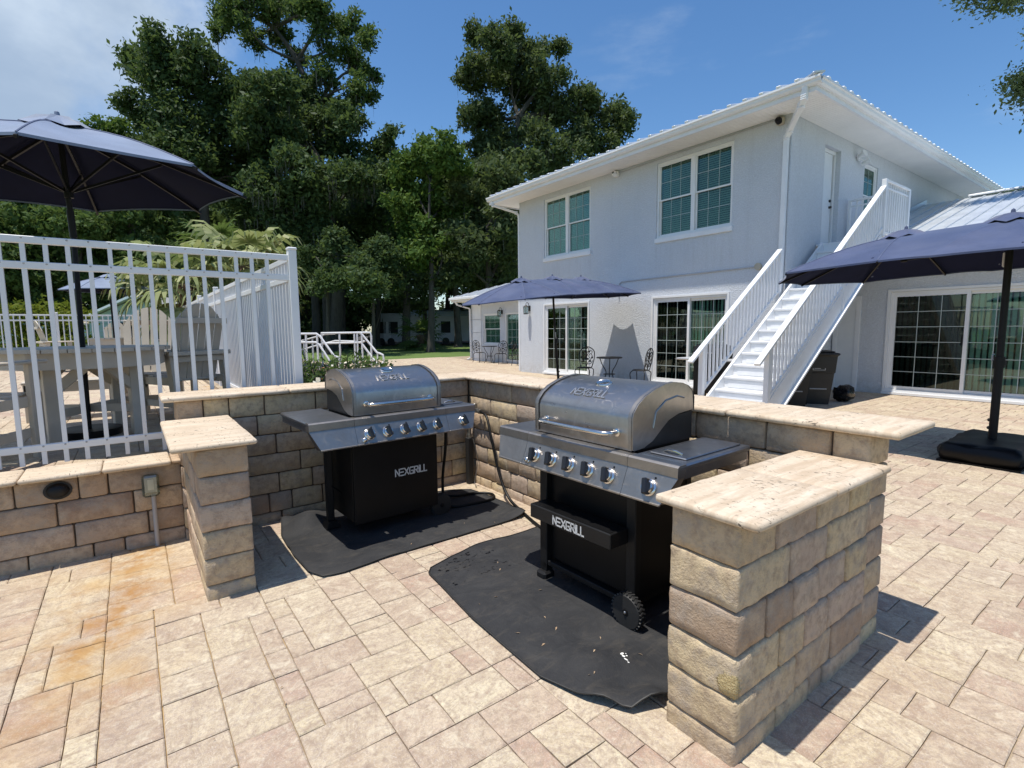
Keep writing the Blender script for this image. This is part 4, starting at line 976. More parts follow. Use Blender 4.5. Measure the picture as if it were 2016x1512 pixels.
def make_grill(label, loc, rot, WL, WR, tray):
    """origin on the ground under the middle of the front edge; front faces -y"""
    g = thing('gas_grill', label, 'grill', loc, rot, 'stainless gas grills in the stone nook')
    DB = 0.62; LW = 0.355
    # side shelves and firebox top
    for s, e in ((-1, WL), (1, WR)):
        a, c = (-e, -LW-.012) if s < 0 else (LW+.012, e)
        b = MB().box((a, .0, .872), (c, DB, .900), .008); b.box((a+.01, .02, .83), (c-.01, DB-.02, .871))
        sh = b.obj('side_shelf', MAT['shelf'], g, True)
        if s > 0:
            bl = MB().box((a+.04, .10, .9005), (c-.035, DB-.035, .909), .004).obj('side_burner_lid', MAT['shelf'], sh, True)
            MB().box((a+.022, .06, .9002), (c-.02, .064, .9015)).box((a+.022, .06, .9002), (a+.026, DB-.02, .9015)).obj('rim', MAT['chrome'], sh, True)
            MB().tube([((a+c)/2-.05, .15, .911), ((a+c)/2-.02, .14, .922), ((a+c)/2+.02, .14, .922), ((a+c)/2+.05, .15, .911)], .006, 6).obj('lid_handle', MAT['chrome'], sh, True)
    # front band and sloping control panel, in three lengths
    cuts = [-WL, -LW-.01, LW+.01, WR]
    for k in range(3):
        a, c = cuts[k]+.001, cuts[k+1]-.001; b = MB()
        b.prism([(0.0, .8995), (-.012, .892), (-.014, .848), (0.0, .842), (.05, .842), (.05, .8995)], a, c, 'x')
        b.obj('front_band', MAT['steel'], g, True)
        ta = .055 if k == 0 else 0; tc_ = .055 if k == 2 else 0
        top = [(a, -.010, .846), (c, -.010, .846)]; bot = [(a+ta, -.062, .725), (c-tc_, -.062, .725)]; bk = [(a+ta, .03, .715), (c-tc_, .03, .715)]; bt = [(a, .04, .846), (c, .04, .846)]
        vs_ = top+bot+bk+bt
        MB().add(vs_, [(0, 2, 3, 1), (2, 4, 5, 3), (4, 6, 7, 5), (6, 0, 1, 7), (0, 6, 4, 2), (1, 3, 5, 7)]).obj('control_panel', MAT['steel'], g, True)
        # rolled lower lip of the panel
        MB().bar((a+ta, -.060, .722), (c-tc_, -.060, .722), .014, .012, ch=.003).obj('panel_lip', MAT['steel'], g, True)
    pn = Vector((0, -.121, .052)).normalized()      # outward normal of the panel
    def on_panel(x, t): return Vector((x, -.010-.052*t, .846-.121*t))
    ky = [(-.27+.135*k) for k in range(5)] + [WR-.13]
    for k, x in enumerate(ky):
        p = on_panel(x, .52)
        M = Matrix.Translation(p) @ pn.to_track_quat('Z', 'Y').to_matrix().to_4x4()
        kb = MB().lathe([(.040, 0), (.040, .006), (.036, .010), (.031, .011), (.031, .024), (.027, .028), (0, .028)], n=24, M=M).obj('knob', MAT['chrome'], g, True)
        MB().box((-.014, -.036, .012), (.014, .036, .048), .005, M @ Matrix.Rotation(R(14), 4, 'Z')).obj('grip', MAT['knob'], kb, True)
        q = on_panel(x, .06); MB().lathe([(0, .0012), (.005, .0012), (.006, 0)], n=10, M=Matrix.Translation(on_panel(x+.02, .16)) @ pn.to_track_quat('Z', 'Y').to_matrix().to_4x4()).obj('mark', MAT['black'], kb, True)
    p = on_panel(-.315, .80); M = Matrix.Translation(p) @ pn.to_track_quat('Z', 'Y').to_matrix().to_4x4()
    MB().lathe([(.018, 0), (.018, .008), (.013, .010), (.013, .022), (.008, .026), (0, .026)], n=16, M=M).obj('igniter', MAT['chrome'], g, True)
    # hood: rolled sheet between two end caps
    n = len(LIDP); b = MB(); vs_ = []
    for x in (-LW+.012, LW-.012): vs_ += [(x, y, z) for y, z in LIDP]
    b.add(vs_, [(i, n+i, n+i+1, i+1) for i in range(n-1)], True)
    lid = b.obj('hood', MAT['lid'], g, True, 60)
    for s in (-1, 1):
        b = MB(); x = s*LW; xi = s*(LW-.03)
        out = [(y-(.006 if y < .2 else -.004 if y > .5 else 0), z+.006) for y, z in LIDP]
        vs_ = [(x, y, z) for y, z in out]+[(xi, y, z) for y, z in out]
        fs = [(i, n+i, n+i+1, i+1) for i in range(n-1)]; b.add(vs_, fs, True)
        b.obj('hood_trim', MAT['steel'], g, True, 60)
        # steel cheek above, black cast end below a diagonal
        def zt(y):
            for (y0, z0), (y1, z1) in zip(out[:-1], out[1:]):
                if y0 <= y <= y1 and y1 > y0: return z0+(z1-z0)*(y-y0)/(y1-y0)
            return 1.1
        cut = [(.055, .905), (.13, .91), (.20, .935), (.27, .985), (.33, 1.025), (.42, 1.05), (.548, 1.06)]
        top_ = out[:11]
        poly = [(p_[0], p_[1]) for p_ in top_] + [(.552, 1.06)] + cut[::-1][1:]
        MB().prism(poly, x-s*.004, x-s*.010, 'x').obj('hood_cheek', MAT['lid'], g, True)
        cx = [(.13, .902), (.20, .927), (.27, .977), (.33, 1.017), (.42, 1.042), (.552, 1.052), (.552, .902)]
        MB().prism(cx, x-s*.012, x-s*.03, 'x').obj('cast_end', MAT['cast'], g, True)
        # pressed outline on the cheek
        MB().tube([(x-s*.003, .20, 1.0), (x-s*.003, .22, 1.08), (x-s*.003, .30, 1.13), (x-s*.003, .40, 1.145), (x-s*.003, .46, 1.13)], .004, 6).obj('pressed_rib', MAT['lid'], g, True)
    MB().box((-LW+.02, .10, .80), (LW-.02, .55, .905)).box((-LW+.03, .552, .9), (LW-.03, .575, 1.06)).obj('firebox', MAT['black'], g, True)
    hy = -.035; hz = .985
    pts = [(-.255, .045, hz), (-.255, .0, hz), (-.248, -.022, hz), (-.225, hy, hz), (-.15, hy-.004, hz), (0, hy-.006, hz), (.15, hy-.004, hz), (.225, hy, hz), (.248, -.022, hz), (.255, .0, hz), (.255, .045, hz)]
    h_ = MB().tube(pts, .0135, 10)
    for s in (-1, 1): h_.lathe([(.021, 0), (.021, .008), (.013, .012)], n=14, M=Matrix.Translation((s*.255, .043, hz)) @ Matrix.Rotation(R(90), 4, 'X'))
    h_.obj('hood_handle', MAT['chrome'], g, True)
    # thermometer and raised name on the curve of the hood
    nrm = Vector((0, -.36, 1)).normalized(); c = Vector((0.0, .232, 1.1935))
    M = Matrix.Translation(c) @ nrm.to_track_quat('Z', 'Y').to_matrix().to_4x4()
    th = MB().lathe([(.050, 0), (.049, .006), (.043, .011), (.040, .009)], n=28, M=M, sx=1.05, sy=.8).obj('thermometer', MAT['chrome'], g, True)
    MB().lathe([(.040, .0085), (0, .0085)], n=24, M=M, sx=1.05, sy=.8).obj('dial', MAT['shelf'], th, True)
    A = Vector((0, .095, 1.1315)); B = Vector((0, .135, 1.1575)); t_ = (B-A).normalized(); nn = Vector((0, -t_.z, t_.y))
    hgt = .046; wtot = lettering(MB(), lambda u, v, d: (u, v, d), hgt, .006, 0, .002)
    b = MB(); lettering(b, lambda u, v, d: A + Vector((u-wtot/2, 0, 0)) + t_*(v*1.15+.008) + nn*d, hgt, .0062, -.004, .0065)
    b.obj('raised_name', MAT['emboss'], g, True)
    # cart
    y0, y1 = .10, .53; z0 = .085
    MB().box((-LW+.005, y0+.012, z0+.04), (LW-.005, y1, .72), .004).obj('cabinet', MAT['black'], g, True)
    if not tray:
        MB().box((-LW+.012, y0-.006, z0+.02), (LW-.012, y0+.0115, .705), .005).obj('door_panel', MAT['black'], g, True)
        hgt = .050; wt = lettering(MB(), lambda u, v, d: (u, v, d), hgt, .008, 0, .001)
        b = MB(); lettering(b, lambda u, v, d: (u-wt*.08, y0-.0062-d, .405+v), hgt, .0085, 0, .0012); b.obj('printed_name', MAT['logo'], g, True)
        lg = MB().box((-LW-.075, .40, .03), (-LW-.025, .45, .83), .006).obj('leg', MAT['blackm'], g, True)
        MB().prism([(-LW-.10, .02), (-LW+.0, .02), (-LW-.02, .075), (-LW-.08, .075)], .37, .47, 'y').obj('foot', MAT['blackm'], lg, True)
        MB().bar((-LW-.05, .42, .35), (-LW+.02, .3, .28), .006, .006).obj('brace', MAT['black'], g, True)
    else:
        for s in (-1, 1):
            for yy in (y0-.03, y1-.03):
                MB().box((s*LW-.03*s-.03, yy, z0-.02), (s*LW-.03*s+.03, yy+.05, .72), .005).obj('leg', MAT['blackm'], g, True)
        t_ = MB().box((-.285, y0-.165, .425), (.31, y0-.031, .505), .004).obj('grease_tray', MAT['blackm'], g, True)
        MB().box((-.275, y0-.155, .506), (.30, y0-.04, .507)).obj('tray_floor', MAT['black'], t_, True)
        hgt = .043; wt = lettering(MB(), lambda u, v, d: (u, v, d), hgt, .007, 0, .001)
        b = MB(); lettering(b, lambda u, v, d: (u-wt*.5+.025, y0-.1652-d, .440+v), hgt, .0078, 0, .0012); b.obj('printed_name', MAT['logo'], t_, True)
        MB().box((-LW+.03, y0-.02, z0+.0), (LW-.02, y1-.02, z0+.03), .004).obj('bottom_shelf', MAT['blackm'], g, True)
        MB().box((-LW-.005, y0-.06, .0), (-LW+.075, y0+.03, .05), .012).box((-LW+.01, y0-.03, .05), (-LW+.06, y0+.02, .1)).obj('foot', MAT['blackm'], g, True)
    # wheels on the right
    for yy in ((y0-.03, y1-.02) if tray else (y0+.03, y1-.02)):
        xw = LW-.02 if tray else LW+.03; r_ = .088
        M = Matrix.Translation((xw, yy-.022 if tray else yy, r_)) @ (Matrix.Rotation(R(90), 4, 'X'))
        ty = MB(); prof = [(r_*.72, -.022), (r_*.93, -.022), (r_, -.014), (r_, .014), (r_*.93, .022), (r_*.72, .022)]
        ty.lathe(prof, n=28, M=M)
        for k in range(28):
            a = 2*PI*k/28
            for s in (-1, 1):
                MM = M @ Matrix.Rotation(a, 4, 'Z') @ Matrix.Translation((r_+.001, 0, s*.010)) @ Matrix.Rotation(s*.5, 4, 'X'); ty.box((-.004, -.0045, -.010), (.004, .0045, .010), 0, MM)
        wh = ty.obj('wheel', MAT['rubber'], g, True)
        b = MB().lathe([(r_*.72, -.016), (r_*.66, -.012), (r_*.66, .012), (r_*.72, .016)], n=28, M=M).lathe([(.018, -.024), (.018, .024), (0, .028)], n=14, M=M)
        for k in range(7): b.box((.012, -.006, -.008), (r_*.68, .006, .010), 0, M @ Matrix.Rotation(2*PI*k/7, 4, 'Z'))
        b.obj('hub', MAT['black'], wh, True)
        if tray: MB().lathe([(.008, .0285), (.006, .031), (0, .032)], n=10, M=M).obj('hub_cap', MAT['chrome'], wh, True)
    # gas hose drop under the right shelf
    return g
grill_a = make_grill('gas grill with closed cabinet front, in the corner of the stone nook', (1.555, 3.455, 0), R(3.0), .672, .64, False)
grill_b = make_grill('gas grill with a named grease tray on its cart, next to the big chipped pillar', (1.852, 1.96, 0), R(-88.0), .635, .64, True)

# ------------------------------------------------------------------ mats under the grills
MATZ = []
def matz(x, y): return min(MATZ, key=lambda p: (p[0]-x)**2+(p[1]-y)**2)[2]
def ground_mat(label, outline, z0, bumps, seed):
    """cloth mat lying on the pavers; outline in ground coordinates, bumps lift the cloth"""
    n = 26; O = outline
    # Coons-style fill: four sides given as point lists of equal meaning
    def samp(side, t):
        L = [0]
        for a, c in zip(side[:-1], side[1:]): L.append(L[-1]+math.hypot(c[0]-a[0], c[1]-a[1]))
        t *= L[-1]
        for i in range(len(side)-1):
            if t <= L[i+1]+1e-9:
                f = (t-L[i])/max(1e-9, L[i+1]-L[i]); return (side[i][0]+(side[i+1][0]-side[i][0])*f, side[i][1]+(side[i+1][1]-side[i][1])*f)
        return side[-1]
    A, B, C_, D = O        # A: p00->p10, B: p10->p11, C: p01->p11, D: p00->p01
    pts = []; off = Vector((seed, seed*2, 0)); m_ = 44
    for i in range(m_+1):
        for j in range(n+1):
            u, v = i/m_, j/n; a = samp(A, u); c = samp(C_, u); d = samp(D, v); e = samp(B, v)
            p00, p10, p01, p11 = A[0], A[-1], C_[0], C_[-1]
            x, y = [(1-v)*a[k]+v*c[k]+(1-u)*d[k]+u*e[k]-((1-u)*(1-v)*p00[k]+u*(1-v)*p10[k]+(1-u)*v*p01[k]+u*v*p11[k]) for k in (0, 1)]
            w = mnoise.noise(Vector((x*2.2, y*2.2, seed))); w2 = mnoise.noise(Vector((x*6+9, y*3.0, seed)))
            z = z0 + max(0, w)*0.014 + max(0, w2)*0.006
            for bx, by, br, bh in bumps:
                q = math.hypot(x-bx, y-by)/br
                if q < 1: z += bh*(1-q*q)**2
            pts.append((x, y, z))
    nv = n+1
    fs = [(i*nv+j, (i+1)*nv+j, (i+1)*nv+j+1, i*nv+j+1) for i in range(m_) for j in range(n)]
    b = MB().add(pts, fs, True)
    if True:      # face upwards whichever way the outline runs
        f0 = fs[0]; a, c, d = (Vector(pts[q]) for q in f0[:3])
        if (c-a).cross(d-a).z < 0: b.f = [f[::-1] for f in b.f]
    o = b.obj('grill_mat', MAT['matfab']); tag(o, label, 'mat', 'black mats under the grills')
    MATZ.extend(pts)
    ring = [pts[i*nv] for i in range(m_+1)] + [pts[m_*nv+j] for j in range(1, n+1)] + [pts[i*nv+n] for i in range(m_-1, -1, -1)] + [pts[j] for j in range(n-1, 0, -1)]
    MB().tube([(x, y, z+.001) for x, y, z in ring], .0045, 6, closed=True).obj('hem', MAT['rubber'], o, True)
    return o
ground_mat('crumpled black mat under the grill in the corner, bunched against the stone wall',
    [[(0.86, 4.235), (0.79, 3.92), (0.775, 3.55), (0.79, 3.22), (0.845, 3.10)], [(0.845, 3.10), (0.95, 3.075), (1.25, 3.115), (1.9, 3.13), (2.40, 3.145), (2.46, 3.17)], [(1.05, 4.26), (1.6, 4.20), (2.30, 4.10), (2.46, 4.0), (2.50, 3.5), (2.46, 3.17)], [(0.86, 4.235), (1.05, 4.26)]],
    0.010, [(0.98, 4.0, .20, .055), (1.05, 4.13, .22, .06), (0.86, 4.18, .10, .045), (2.46, 3.2, .2, .03), (0.80, 3.6, .12, .02)], 3)
ground_mat('long black mat under the grill with the tray, its corner curled up by the pillar',
    [[(1.42, 2.80), (1.375, 2.74), (1.365, 2.60), (1.325, 2.15), (1.318, 1.60), (1.38, 1.37), (1.47, 1.225)], [(1.47, 1.225), (1.60, 1.17), (2.0, 1.16), (2.52, 1.16)], [(2.42, 2.90), (2.5, 2.4), (2.53, 1.8), (2.52, 1.16)], [(1.42, 2.80), (1.6, 2.86), (1.82, 2.895), (2.42, 2.90)]],
    0.010, [(1.56, 1.17, .15, .06), (1.42, 1.33, .12, .03), (1.9, 2.8, .25, .018), (1.55, 1.45, .3, .02)], 7)
# bits lying on the cloth
b = MB(); rg = random.Random(4)
for k in range(30):
    if k < 14: x, y = rg.uniform(1.4, 1.82), rg.uniform(1.3, 2.8)
    elif k < 19: x, y = rg.uniform(.9, 2.3), rg.uniform(3.15, 3.4)
    else: x, y = rg.uniform(-.5, 2.6), rg.uniform(2.0, 3.1)
    L = rg.uniform(.006, .015); w = L*.28; a = rg.uniform(0, PI); z = matz(x, y)+.001 if k < 19 else .003
    dx, dy = math.cos(a), math.sin(a)
    b.add([(x-dx*L, y-dy*L, z), (x-dy*w, y+dx*w, z+.006), (x+dx*L, y+dy*L, z+.002), (x+dy*w, y-dx*w, z+.003)], [(0, 1, 2, 3)])
tag(b.obj('dry_leaves', MAT['dryleaf']), 'small dry leaves scattered on the mats and pavers', kind='stuff')
b = MB(); zz = matz(1.70, 1.45)
for (x, y, rx, ry) in ((1.70, 1.478, .010, .007), (1.692, 1.462, .006, .009), (1.683, 1.440, .004, .012), (1.705, 1.455, .004, .005), (1.714, 1.468, .003, .003), (1.676, 1.420, .003, .006)): b.lathe([(0, .003), (1, .001)], (x, y, zz+.002), 9, sx=rx, sy=ry)
tag(b.obj('white_splash', MAT['dropping']), 'dried white splash on the mat by the wheel', 'splash')
# ------------------------------------------------------------------ gas supply in the corner
gp_ = thing('gas_standpipe', 'gas pipe with shut-off valve rising in the inner corner of the stone nook', 'pipe', (2.575, 4.20, 0))
MB().box((2.545, 4.165, 0), (2.605, 4.225, .46), .008).obj('riser_sleeve', MAT['rubber'], gp_)
b = MB().cyl((2.575, 4.195, .44), .026, .05, 12).cyl((2.575, 4.195, .49), .020, .05, 12).cyl((2.575, 4.195, .54), .028, .035, 8).cyl((2.575, 4.195, .575), .018, .09, 12).cyl((2.575, 4.195, .665), .027, .03, 8).cyl((2.575, 4.195, .70), .016, .06, 10)
b.obj('regulator', MAT['brass'], gp_)
b = MB().tube([(2.56, 4.20, .735), (2.58, 4.10, .735), (2.585, 4.02, .73)], .015, 8).cyl((2.583, 4.06, .715), .022, .04, 8).cyl((2.585, 4.02, .73), .024, .03, 8, (0, -1, 0)).box((2.56, 4.07, .76), (2.60, 4.085, .80), .004)
b.obj('valve_tee', MAT['brass'], gp_)
hoses = MB()
def bez(P, n=26):
    P = [Vector(p) for p in P]; out = []
    for i in range(len(P)-1):
        p0 = P[max(0, i-1)]; p1 = P[i]; p2 = P[i+1]; p3 = P[min(len(P)-1, i+2)]
        for k in range(n//2):
            t = k/(n//2); out.append(.5*((2*p1)+(-p0+p2)*t+(2*p0-5*p1+4*p2-p3)*t*t+(-p0+3*p1-3*p2+p3)*t**3))
    out.append(P[-1]); return out
o = MB().tube(bez([(2.585, 4.0, .73), (2.56, 3.86, .70), (2.53, 3.74, .52), (2.52, 3.62, .25), (2.50, 3.45, .07), (2.46, 3.2, .018), (2.38, 2.9, .016), (2.30, 2.6, .03), (2.22, 2.3, .06)]), .0125, 8).obj('gas_hose', MAT['hose']); tag(o, 'black gas hose curving from the corner valve down toward the nearer grill', 'hose', 'black gas hoses')
o = MB().tube(bez([(2.06, 3.72, .74), (2.055, 3.73, .5), (2.04, 3.76, .25), (2.03, 3.72, .06), (2.08, 3.66, .022), (2.25, 3.62, .02), (2.45, 3.62, .02), (2.52, 3.74, .02), (2.42, 3.84, .022), (2.22, 3.86, .034), (2.12, 3.95, .03), (1.9, 4.05, .03), (1.7, 4.1, .04)]), .0125, 8).obj('gas_hose', MAT['hose']); tag(o, 'black gas hose looping on the ground beside the corner grill', 'hose', 'black gas hoses')
o = MB().tube(bez([(2.07, 1.45, .74), (2.06, 1.44, .55), (2.09, 1.42, .3), (2.14, 1.40, .06), (2.25, 1.45, .02), (2.4, 1.7, .02)]), .0125, 8).obj('gas_hose', MAT['hose']); tag(o, 'black gas hose hanging under the side shelf nearest the chipped pillar', 'hose', 'black gas hoses')
tag(MB().tube(bez([(2.60, 4.17, .45), (2.61, 4.10, .25), (2.56, 4.08, .05), (2.54, 4.02, .012)]), .004, 6).obj('thin_wire', MAT['brass']), 'thin bare wire hanging by the gas pipe in the corner', 'wire')

# ------------------------------------------------------------------ low wall fittings
ob = thing('outlet_box', 'clear-covered outdoor power outlet on a grey conduit, fixed to the low wall', 'outlet', (0.045, 4.335, 0.44))
MB().box((-.036, -.03, -.055), (.036, .0, .06), .006).obj('back_box', MAT['greyd'], ob, True)
MB().box((-.018, -.034, -.035), (.018, -.0305, .04), .003).box((-.008, -.037, -.018), (.008, -.0345, .024)).obj('socket', MAT['vinyl'], ob, True)
MB().box((-.05, -.075, -.075), (.05, -.005, .075), .014).obj('clear_cover', MAT['clearp'], ob, True)
MB().tube([(0.012, -.03, -.07), (0.012, -.03, -.44)], .014, 10).obj('conduit', MAT['grey'], ob, True)
sl_ = thing('wall_light', 'black hooded round step light on the low stone wall', 'light', (-0.44, 4.335, 0.492))
M = Matrix.Rotation(R(90), 4, 'X') @ Matrix.Scale(.82, 4, (0, 1, 0))
MB().lathe([(.072, 0), (.072, .012), (.0, .012)], n=24, M=M).obj('base_ring', MAT['rubber'], sl_, True)
MB().lathe([(.058, .012), (.056, .028), (.044, .044), (.022, .052), (0, .053)], n=24, M=M).obj('dome', MAT['blackm'], sl_, True)
# ------------------------------------------------------------------ umbrellas
def panel(hubs, pa, pb, sag=.035, ns=6, nt=6, sag_in=.03):
    """one cloth panel from the hub (or hub pair) down to the hem between two rib tips"""
    ha, hb = Vector(hubs[0]), Vector(hubs[1]); pa, pb = Vector(pa), Vector(pb); pts = []
    for i in range(ns+1):
        s = i/ns; h0 = ha.lerp(hb, s); e = pa.lerp(pb, s); bow = 4*s*(1-s)
        e = e.lerp(h0, sag_in*bow)
        for j in range(nt+1):
            t = j/nt; p = h0.lerp(e, t)
            p.z += .055*math.sin(PI*t)*(1-.4*bow) - sag*bow*t*(1.2-t)
            pts.append(p)
    return pts, ns+1, nt+1
def add_panel(b, *a, **k):
    pts, nu, nv = panel(*a, **k); fs = [(i*nv+j, i*nv+j+1, (i+1)*nv+j+1, (i+1)*nv+j) for i in range(nu-1) for j in range(nv-1)]
    q = fs[len(fs)//2]; n = (pts[q[1]]-pts[q[0]]).cross(pts[q[2]]-pts[q[0]])
    if n.z < 0: fs = [f[::-1] for f in fs]
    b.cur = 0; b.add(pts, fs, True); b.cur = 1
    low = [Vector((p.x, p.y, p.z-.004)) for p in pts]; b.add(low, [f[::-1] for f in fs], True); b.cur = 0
    for i in range(nu-1):       # hem band
        p, q_ = pts[i*nv+nv-1], pts[(i+1)*nv+nv-1]; b.quad(p, q_, q_-Vector((0, 0, .02)), p-Vector((0, 0, .02)))
def vent(b, c, r, h, n, nrm=Vector((0, 0, 1)), ph=0):
    q = nrm.to_track_quat('Z', 'Y').to_matrix()
    for k in range(n):
        a0, a1 = ph+2*PI*k/n, ph+2*PI*(k+1)/n
        mk = lambda a, rr, z: Vector(c)+q @ Vector((rr*math.cos(a), rr*math.sin(a), z))
        am = (a0+a1)/2
        vs_ = [mk(a0, .02, h), mk(a1, .02, h), mk(a1, r, -r*.30), mk(am, r*.95, -r*.30+.035), mk(a0, r, -r*.30), mk(am, r*.5, h*.5)]
        b.add(vs_, [(0, 5, 1), (1, 5, 3, 2), (0, 4, 3, 5)], True)
    b.lathe([(0, h+.045), (.018, h+.03), (.022, h), (.0, h-.01)], n=10, M=Matrix.Translation(c) @ q.to_4x4())
def double_umbrella(loc, rotz, label, zh, tilt=0.0, base_big=True, zrib=None, L=2.30, Wd=1.20):
    """long double-headed parasol: three hubs in a row on one centre pole"""
    u = thing('double_umbrella', label, 'umbrella', loc, rotz, 'long double umbrellas on the terrace')
    T = lambda p: Vector((p[0], p[1], p[2]+p[0]*tilt))
    H = [T((-.95, 0, zh-.03)), T((0, 0, zh)), T((.95, 0, zh-.03))]
    hem = zh-.50
    rim = {s: [T((s*.83, Wd, hem+.06)), T((s*1.80, Wd*.99, hem+.02)), T((s*L, .34, hem-.02)), T((s*L, -.34, hem-.02)), T((s*1.80, -Wd*.99, hem+.02)), T((s*.83, -Wd, hem+.06))] for s in (-1, 1)}
    b = MB()
    for s in (-1, 1):
        h = H[1+s]
        for a, c in zip(rim[s][:-1], rim[s][1:]): add_panel(b, (h, h), a, c)
        for k in (0, 5): add_panel(b, (H[1], h), rim[s][k].lerp(rim[-s][k], .28), rim[s][k], sag=.02)
    for k in (0, 5): add_panel(b, (H[1], H[1]), rim[-1][k].lerp(rim[1][k], .28), rim[1][k].lerp(rim[-1][k], .28), sag=.03)
    cn = b.obj('canopy', [MAT['navy'], MAT['undern']], u, True, 50)  # one cloth; its underside is darkened in colour for shade
    for h in H: b = MB(); vent(b, h+Vector((0, 0, .015)), .27, .045, 8); b.obj('vent_cap', MAT['navy'], u, True, 40)
    for s in (-1, 1):
        h = H[1+s]; rb = h-Vector((0, 0, .30))
        for p in rim[s]:
            a = h-Vector((0, 0, .03)); q = p-Vector((0, 0, .022)); md = a.lerp(q, .5)+Vector((0, 0, .035)); m2 = a.lerp(q, .8)+Vector((0, 0, .018))
            r_ = MB().bar(a, md, .018, .022).bar(md, m2, .018, .022).bar(m2, q, .018, .022).obj('rib', MAT['pole'], u, True)
            MB().tube([h.lerp(p, k/8)+Vector((0, 0, .055*math.sin(PI*k/8)+.002)) for k in range(9)], .0055, 5).obj('seam', MAT['seam'], u, True)  # lighter than the navy cloth: sun on the ridges painted in
            MB().bar(rb, a.lerp(q, .48)+Vector((0, 0, .01)), .014, .016).obj('strut', MAT['pole'], r_, True)
        MB().cyl(rb-Vector((0, 0, .03)), .035, .06, 10).cyl(h-Vector((0, 0, .06)), .04, .05, 10).obj('hub', MAT['pole'], u, True)
        MB().bar(H[1]-Vector((0, 0, .30)), rb, .025, .035).obj('crossbar', MAT['pole'], u, True)
    return u, H
ua, H = double_umbrella((7.72, 1.37, 0), R(90), 'navy double umbrella at far right, standing on a black sandbag base', 2.63)
MB().tube([(0, 0, .10), (0, 0, 1.02)], .040, 14).tube([(0, 0, 1.0), (0, 0, 2.66)], .034, 14).obj('pole', MAT['pole'], ua, True)
MB().cyl((0, 0, 1.02), .05, .12, 14).cyl((0, 0, 1.05), .058, .05, 14).obj('crank_housing', MAT['pole'], ua, True)
MB().tube([(.04, -.03, 1.09), (.08, -.10, 1.09), (.08, -.10, 1.15), (.08, -.16, 1.16)], .009, 8).obj('crank_handle', MAT['greyd'], ua, True)
MB().box((.03, -.08, 2.12), (.06, -.03, 2.28), .01).obj('care_tag', MAT['vinyl'], ua, True)
for z in (.33, .42): MB().cyl((.03, -.03, z), .02, .035, 10, (.6, -.8, 0)).obj('clamp_knob', MAT['knob'], ua, True)
ub, H = double_umbrella((8.35, 9.62, 0), R(0), 'navy double umbrella near the house wall, leaning above the bistro set', 2.70, tilt=.066, L=2.36, Wd=1.24)
MB().tube([(.30, .10, .05), (.17, .06, 1.0)], .032, 14).tube([(.17, .06, .98), (0, 0, 2.66)], .026, 14).obj('pole', MAT['pole'], ub, True)
MB().cyl((.175, .06, 1.15), .05, .13, 14).obj('crank_housing', MAT['pole'], ub, True)
MB().tube([(.12, .0, 1.25), (.06, -.06, 1.28), (.05, -.06, 1.40)], .009, 8).obj('crank_handle', MAT['greyd'], ub, True)
for z in (.30, .42): MB().cyl((.26, .05, z), .018, .05, 10, (-.6, -.8, 0)).obj('clamp_knob', MAT['knob'], ub, True)
MB().lathe([(.42, 0), (.42, .05), (.36, .09), (.05, .11), (0, .11)], (.30, .10, 0), 24).obj('base', MAT['black'], ub, True)
# sandbag base
me, c_ = stone_mesh((-.36, -.62, .005), (.36, .62, .22), r=.085, seed=5, amp=.012, step=.09, mt=MAT['black'], edge=1.2)
o = put('sandbag_base', me, ua, Vector(c_)); o.scale = (1, 1, 1)
MB().box((-.34, -.60, .0), (.34, .60, .02)).obj('base_sheet', MAT['black'], ua, True)

def round_umbrella(name, label, cat, group, base, hub, nrm, r, drop, phase, mt, pole_pts, n=8):
    u = thing(name, label, cat, base, 0, group); o = Vector(base); n3 = Vector(nrm).normalized()
    e1 = Vector((0, 1, 0)).cross(n3).normalized(); e2 = n3.cross(e1); c = Vector(hub)-o
    tip = [c - n3*drop + (e1*math.cos(phase+k*2*PI/n)+e2*math.sin(phase+k*2*PI/n))*r for k in range(n)]
    b = MB()
    for k in range(n): add_panel(b, (c, c), tip[k], tip[(k+1) % n], sag=.045, ns=8, nt=8, sag_in=.04)
    cn = b.obj('canopy', [mt, MAT['under']], u, True, 50)  # same cloth: top paled for light, underside darkened for shade
    b = MB(); vent(b, c+n3*.012, r*.22, .045*r, n, n3, phase); b.obj('vent_cap', mt, u, True, 40)
    rn = c-n3*(drop+.10)
    for p in tip:
        a = c-n3*.03; q = p-n3*.025; md = a.lerp(q, .5)+n3*.035; m2 = a.lerp(q, .8)+n3*.02
        rb = MB().bar(a, md, .018, .024, n3).bar(md, m2, .018, .024, n3).bar(m2, q+(q-m2).normalized()*.03, .018, .024, n3).obj('rib', MAT['pole'], u, True)
        MB().tube([c.lerp(p, k/8)+Vector((0, 0, .055*math.sin(PI*k/8)+.002)) for k in range(9)], .0055, 5).obj('seam', MAT['seam'], u, True)
        MB().bar(rn, a.lerp(q, .52)+n3*.012, .014, .02, n3).obj('strut', MAT['pole'], rb, True)
    MB().cyl(rn-n3*.04, .034, .09, 12, n3).cyl(c-n3*.07, .04, .06, 12, n3).obj('hub', MAT['pole'], u, True)
    pp = [Vector(p)-o for p in pole_pts]
    MB().tube(pp[:2], .021, 12).tube([pp[1], pp[1].lerp(pp[2], .25)], .027, 12).tube(pp[1:3], .021, 12).obj('pole', MAT['pole'], u, True)
    MB().cyl(pp[0], .25, .06, 24).obj('base', MAT['black'], u, True)
    return u
n3 = Vector((-.040, -.012, 1))
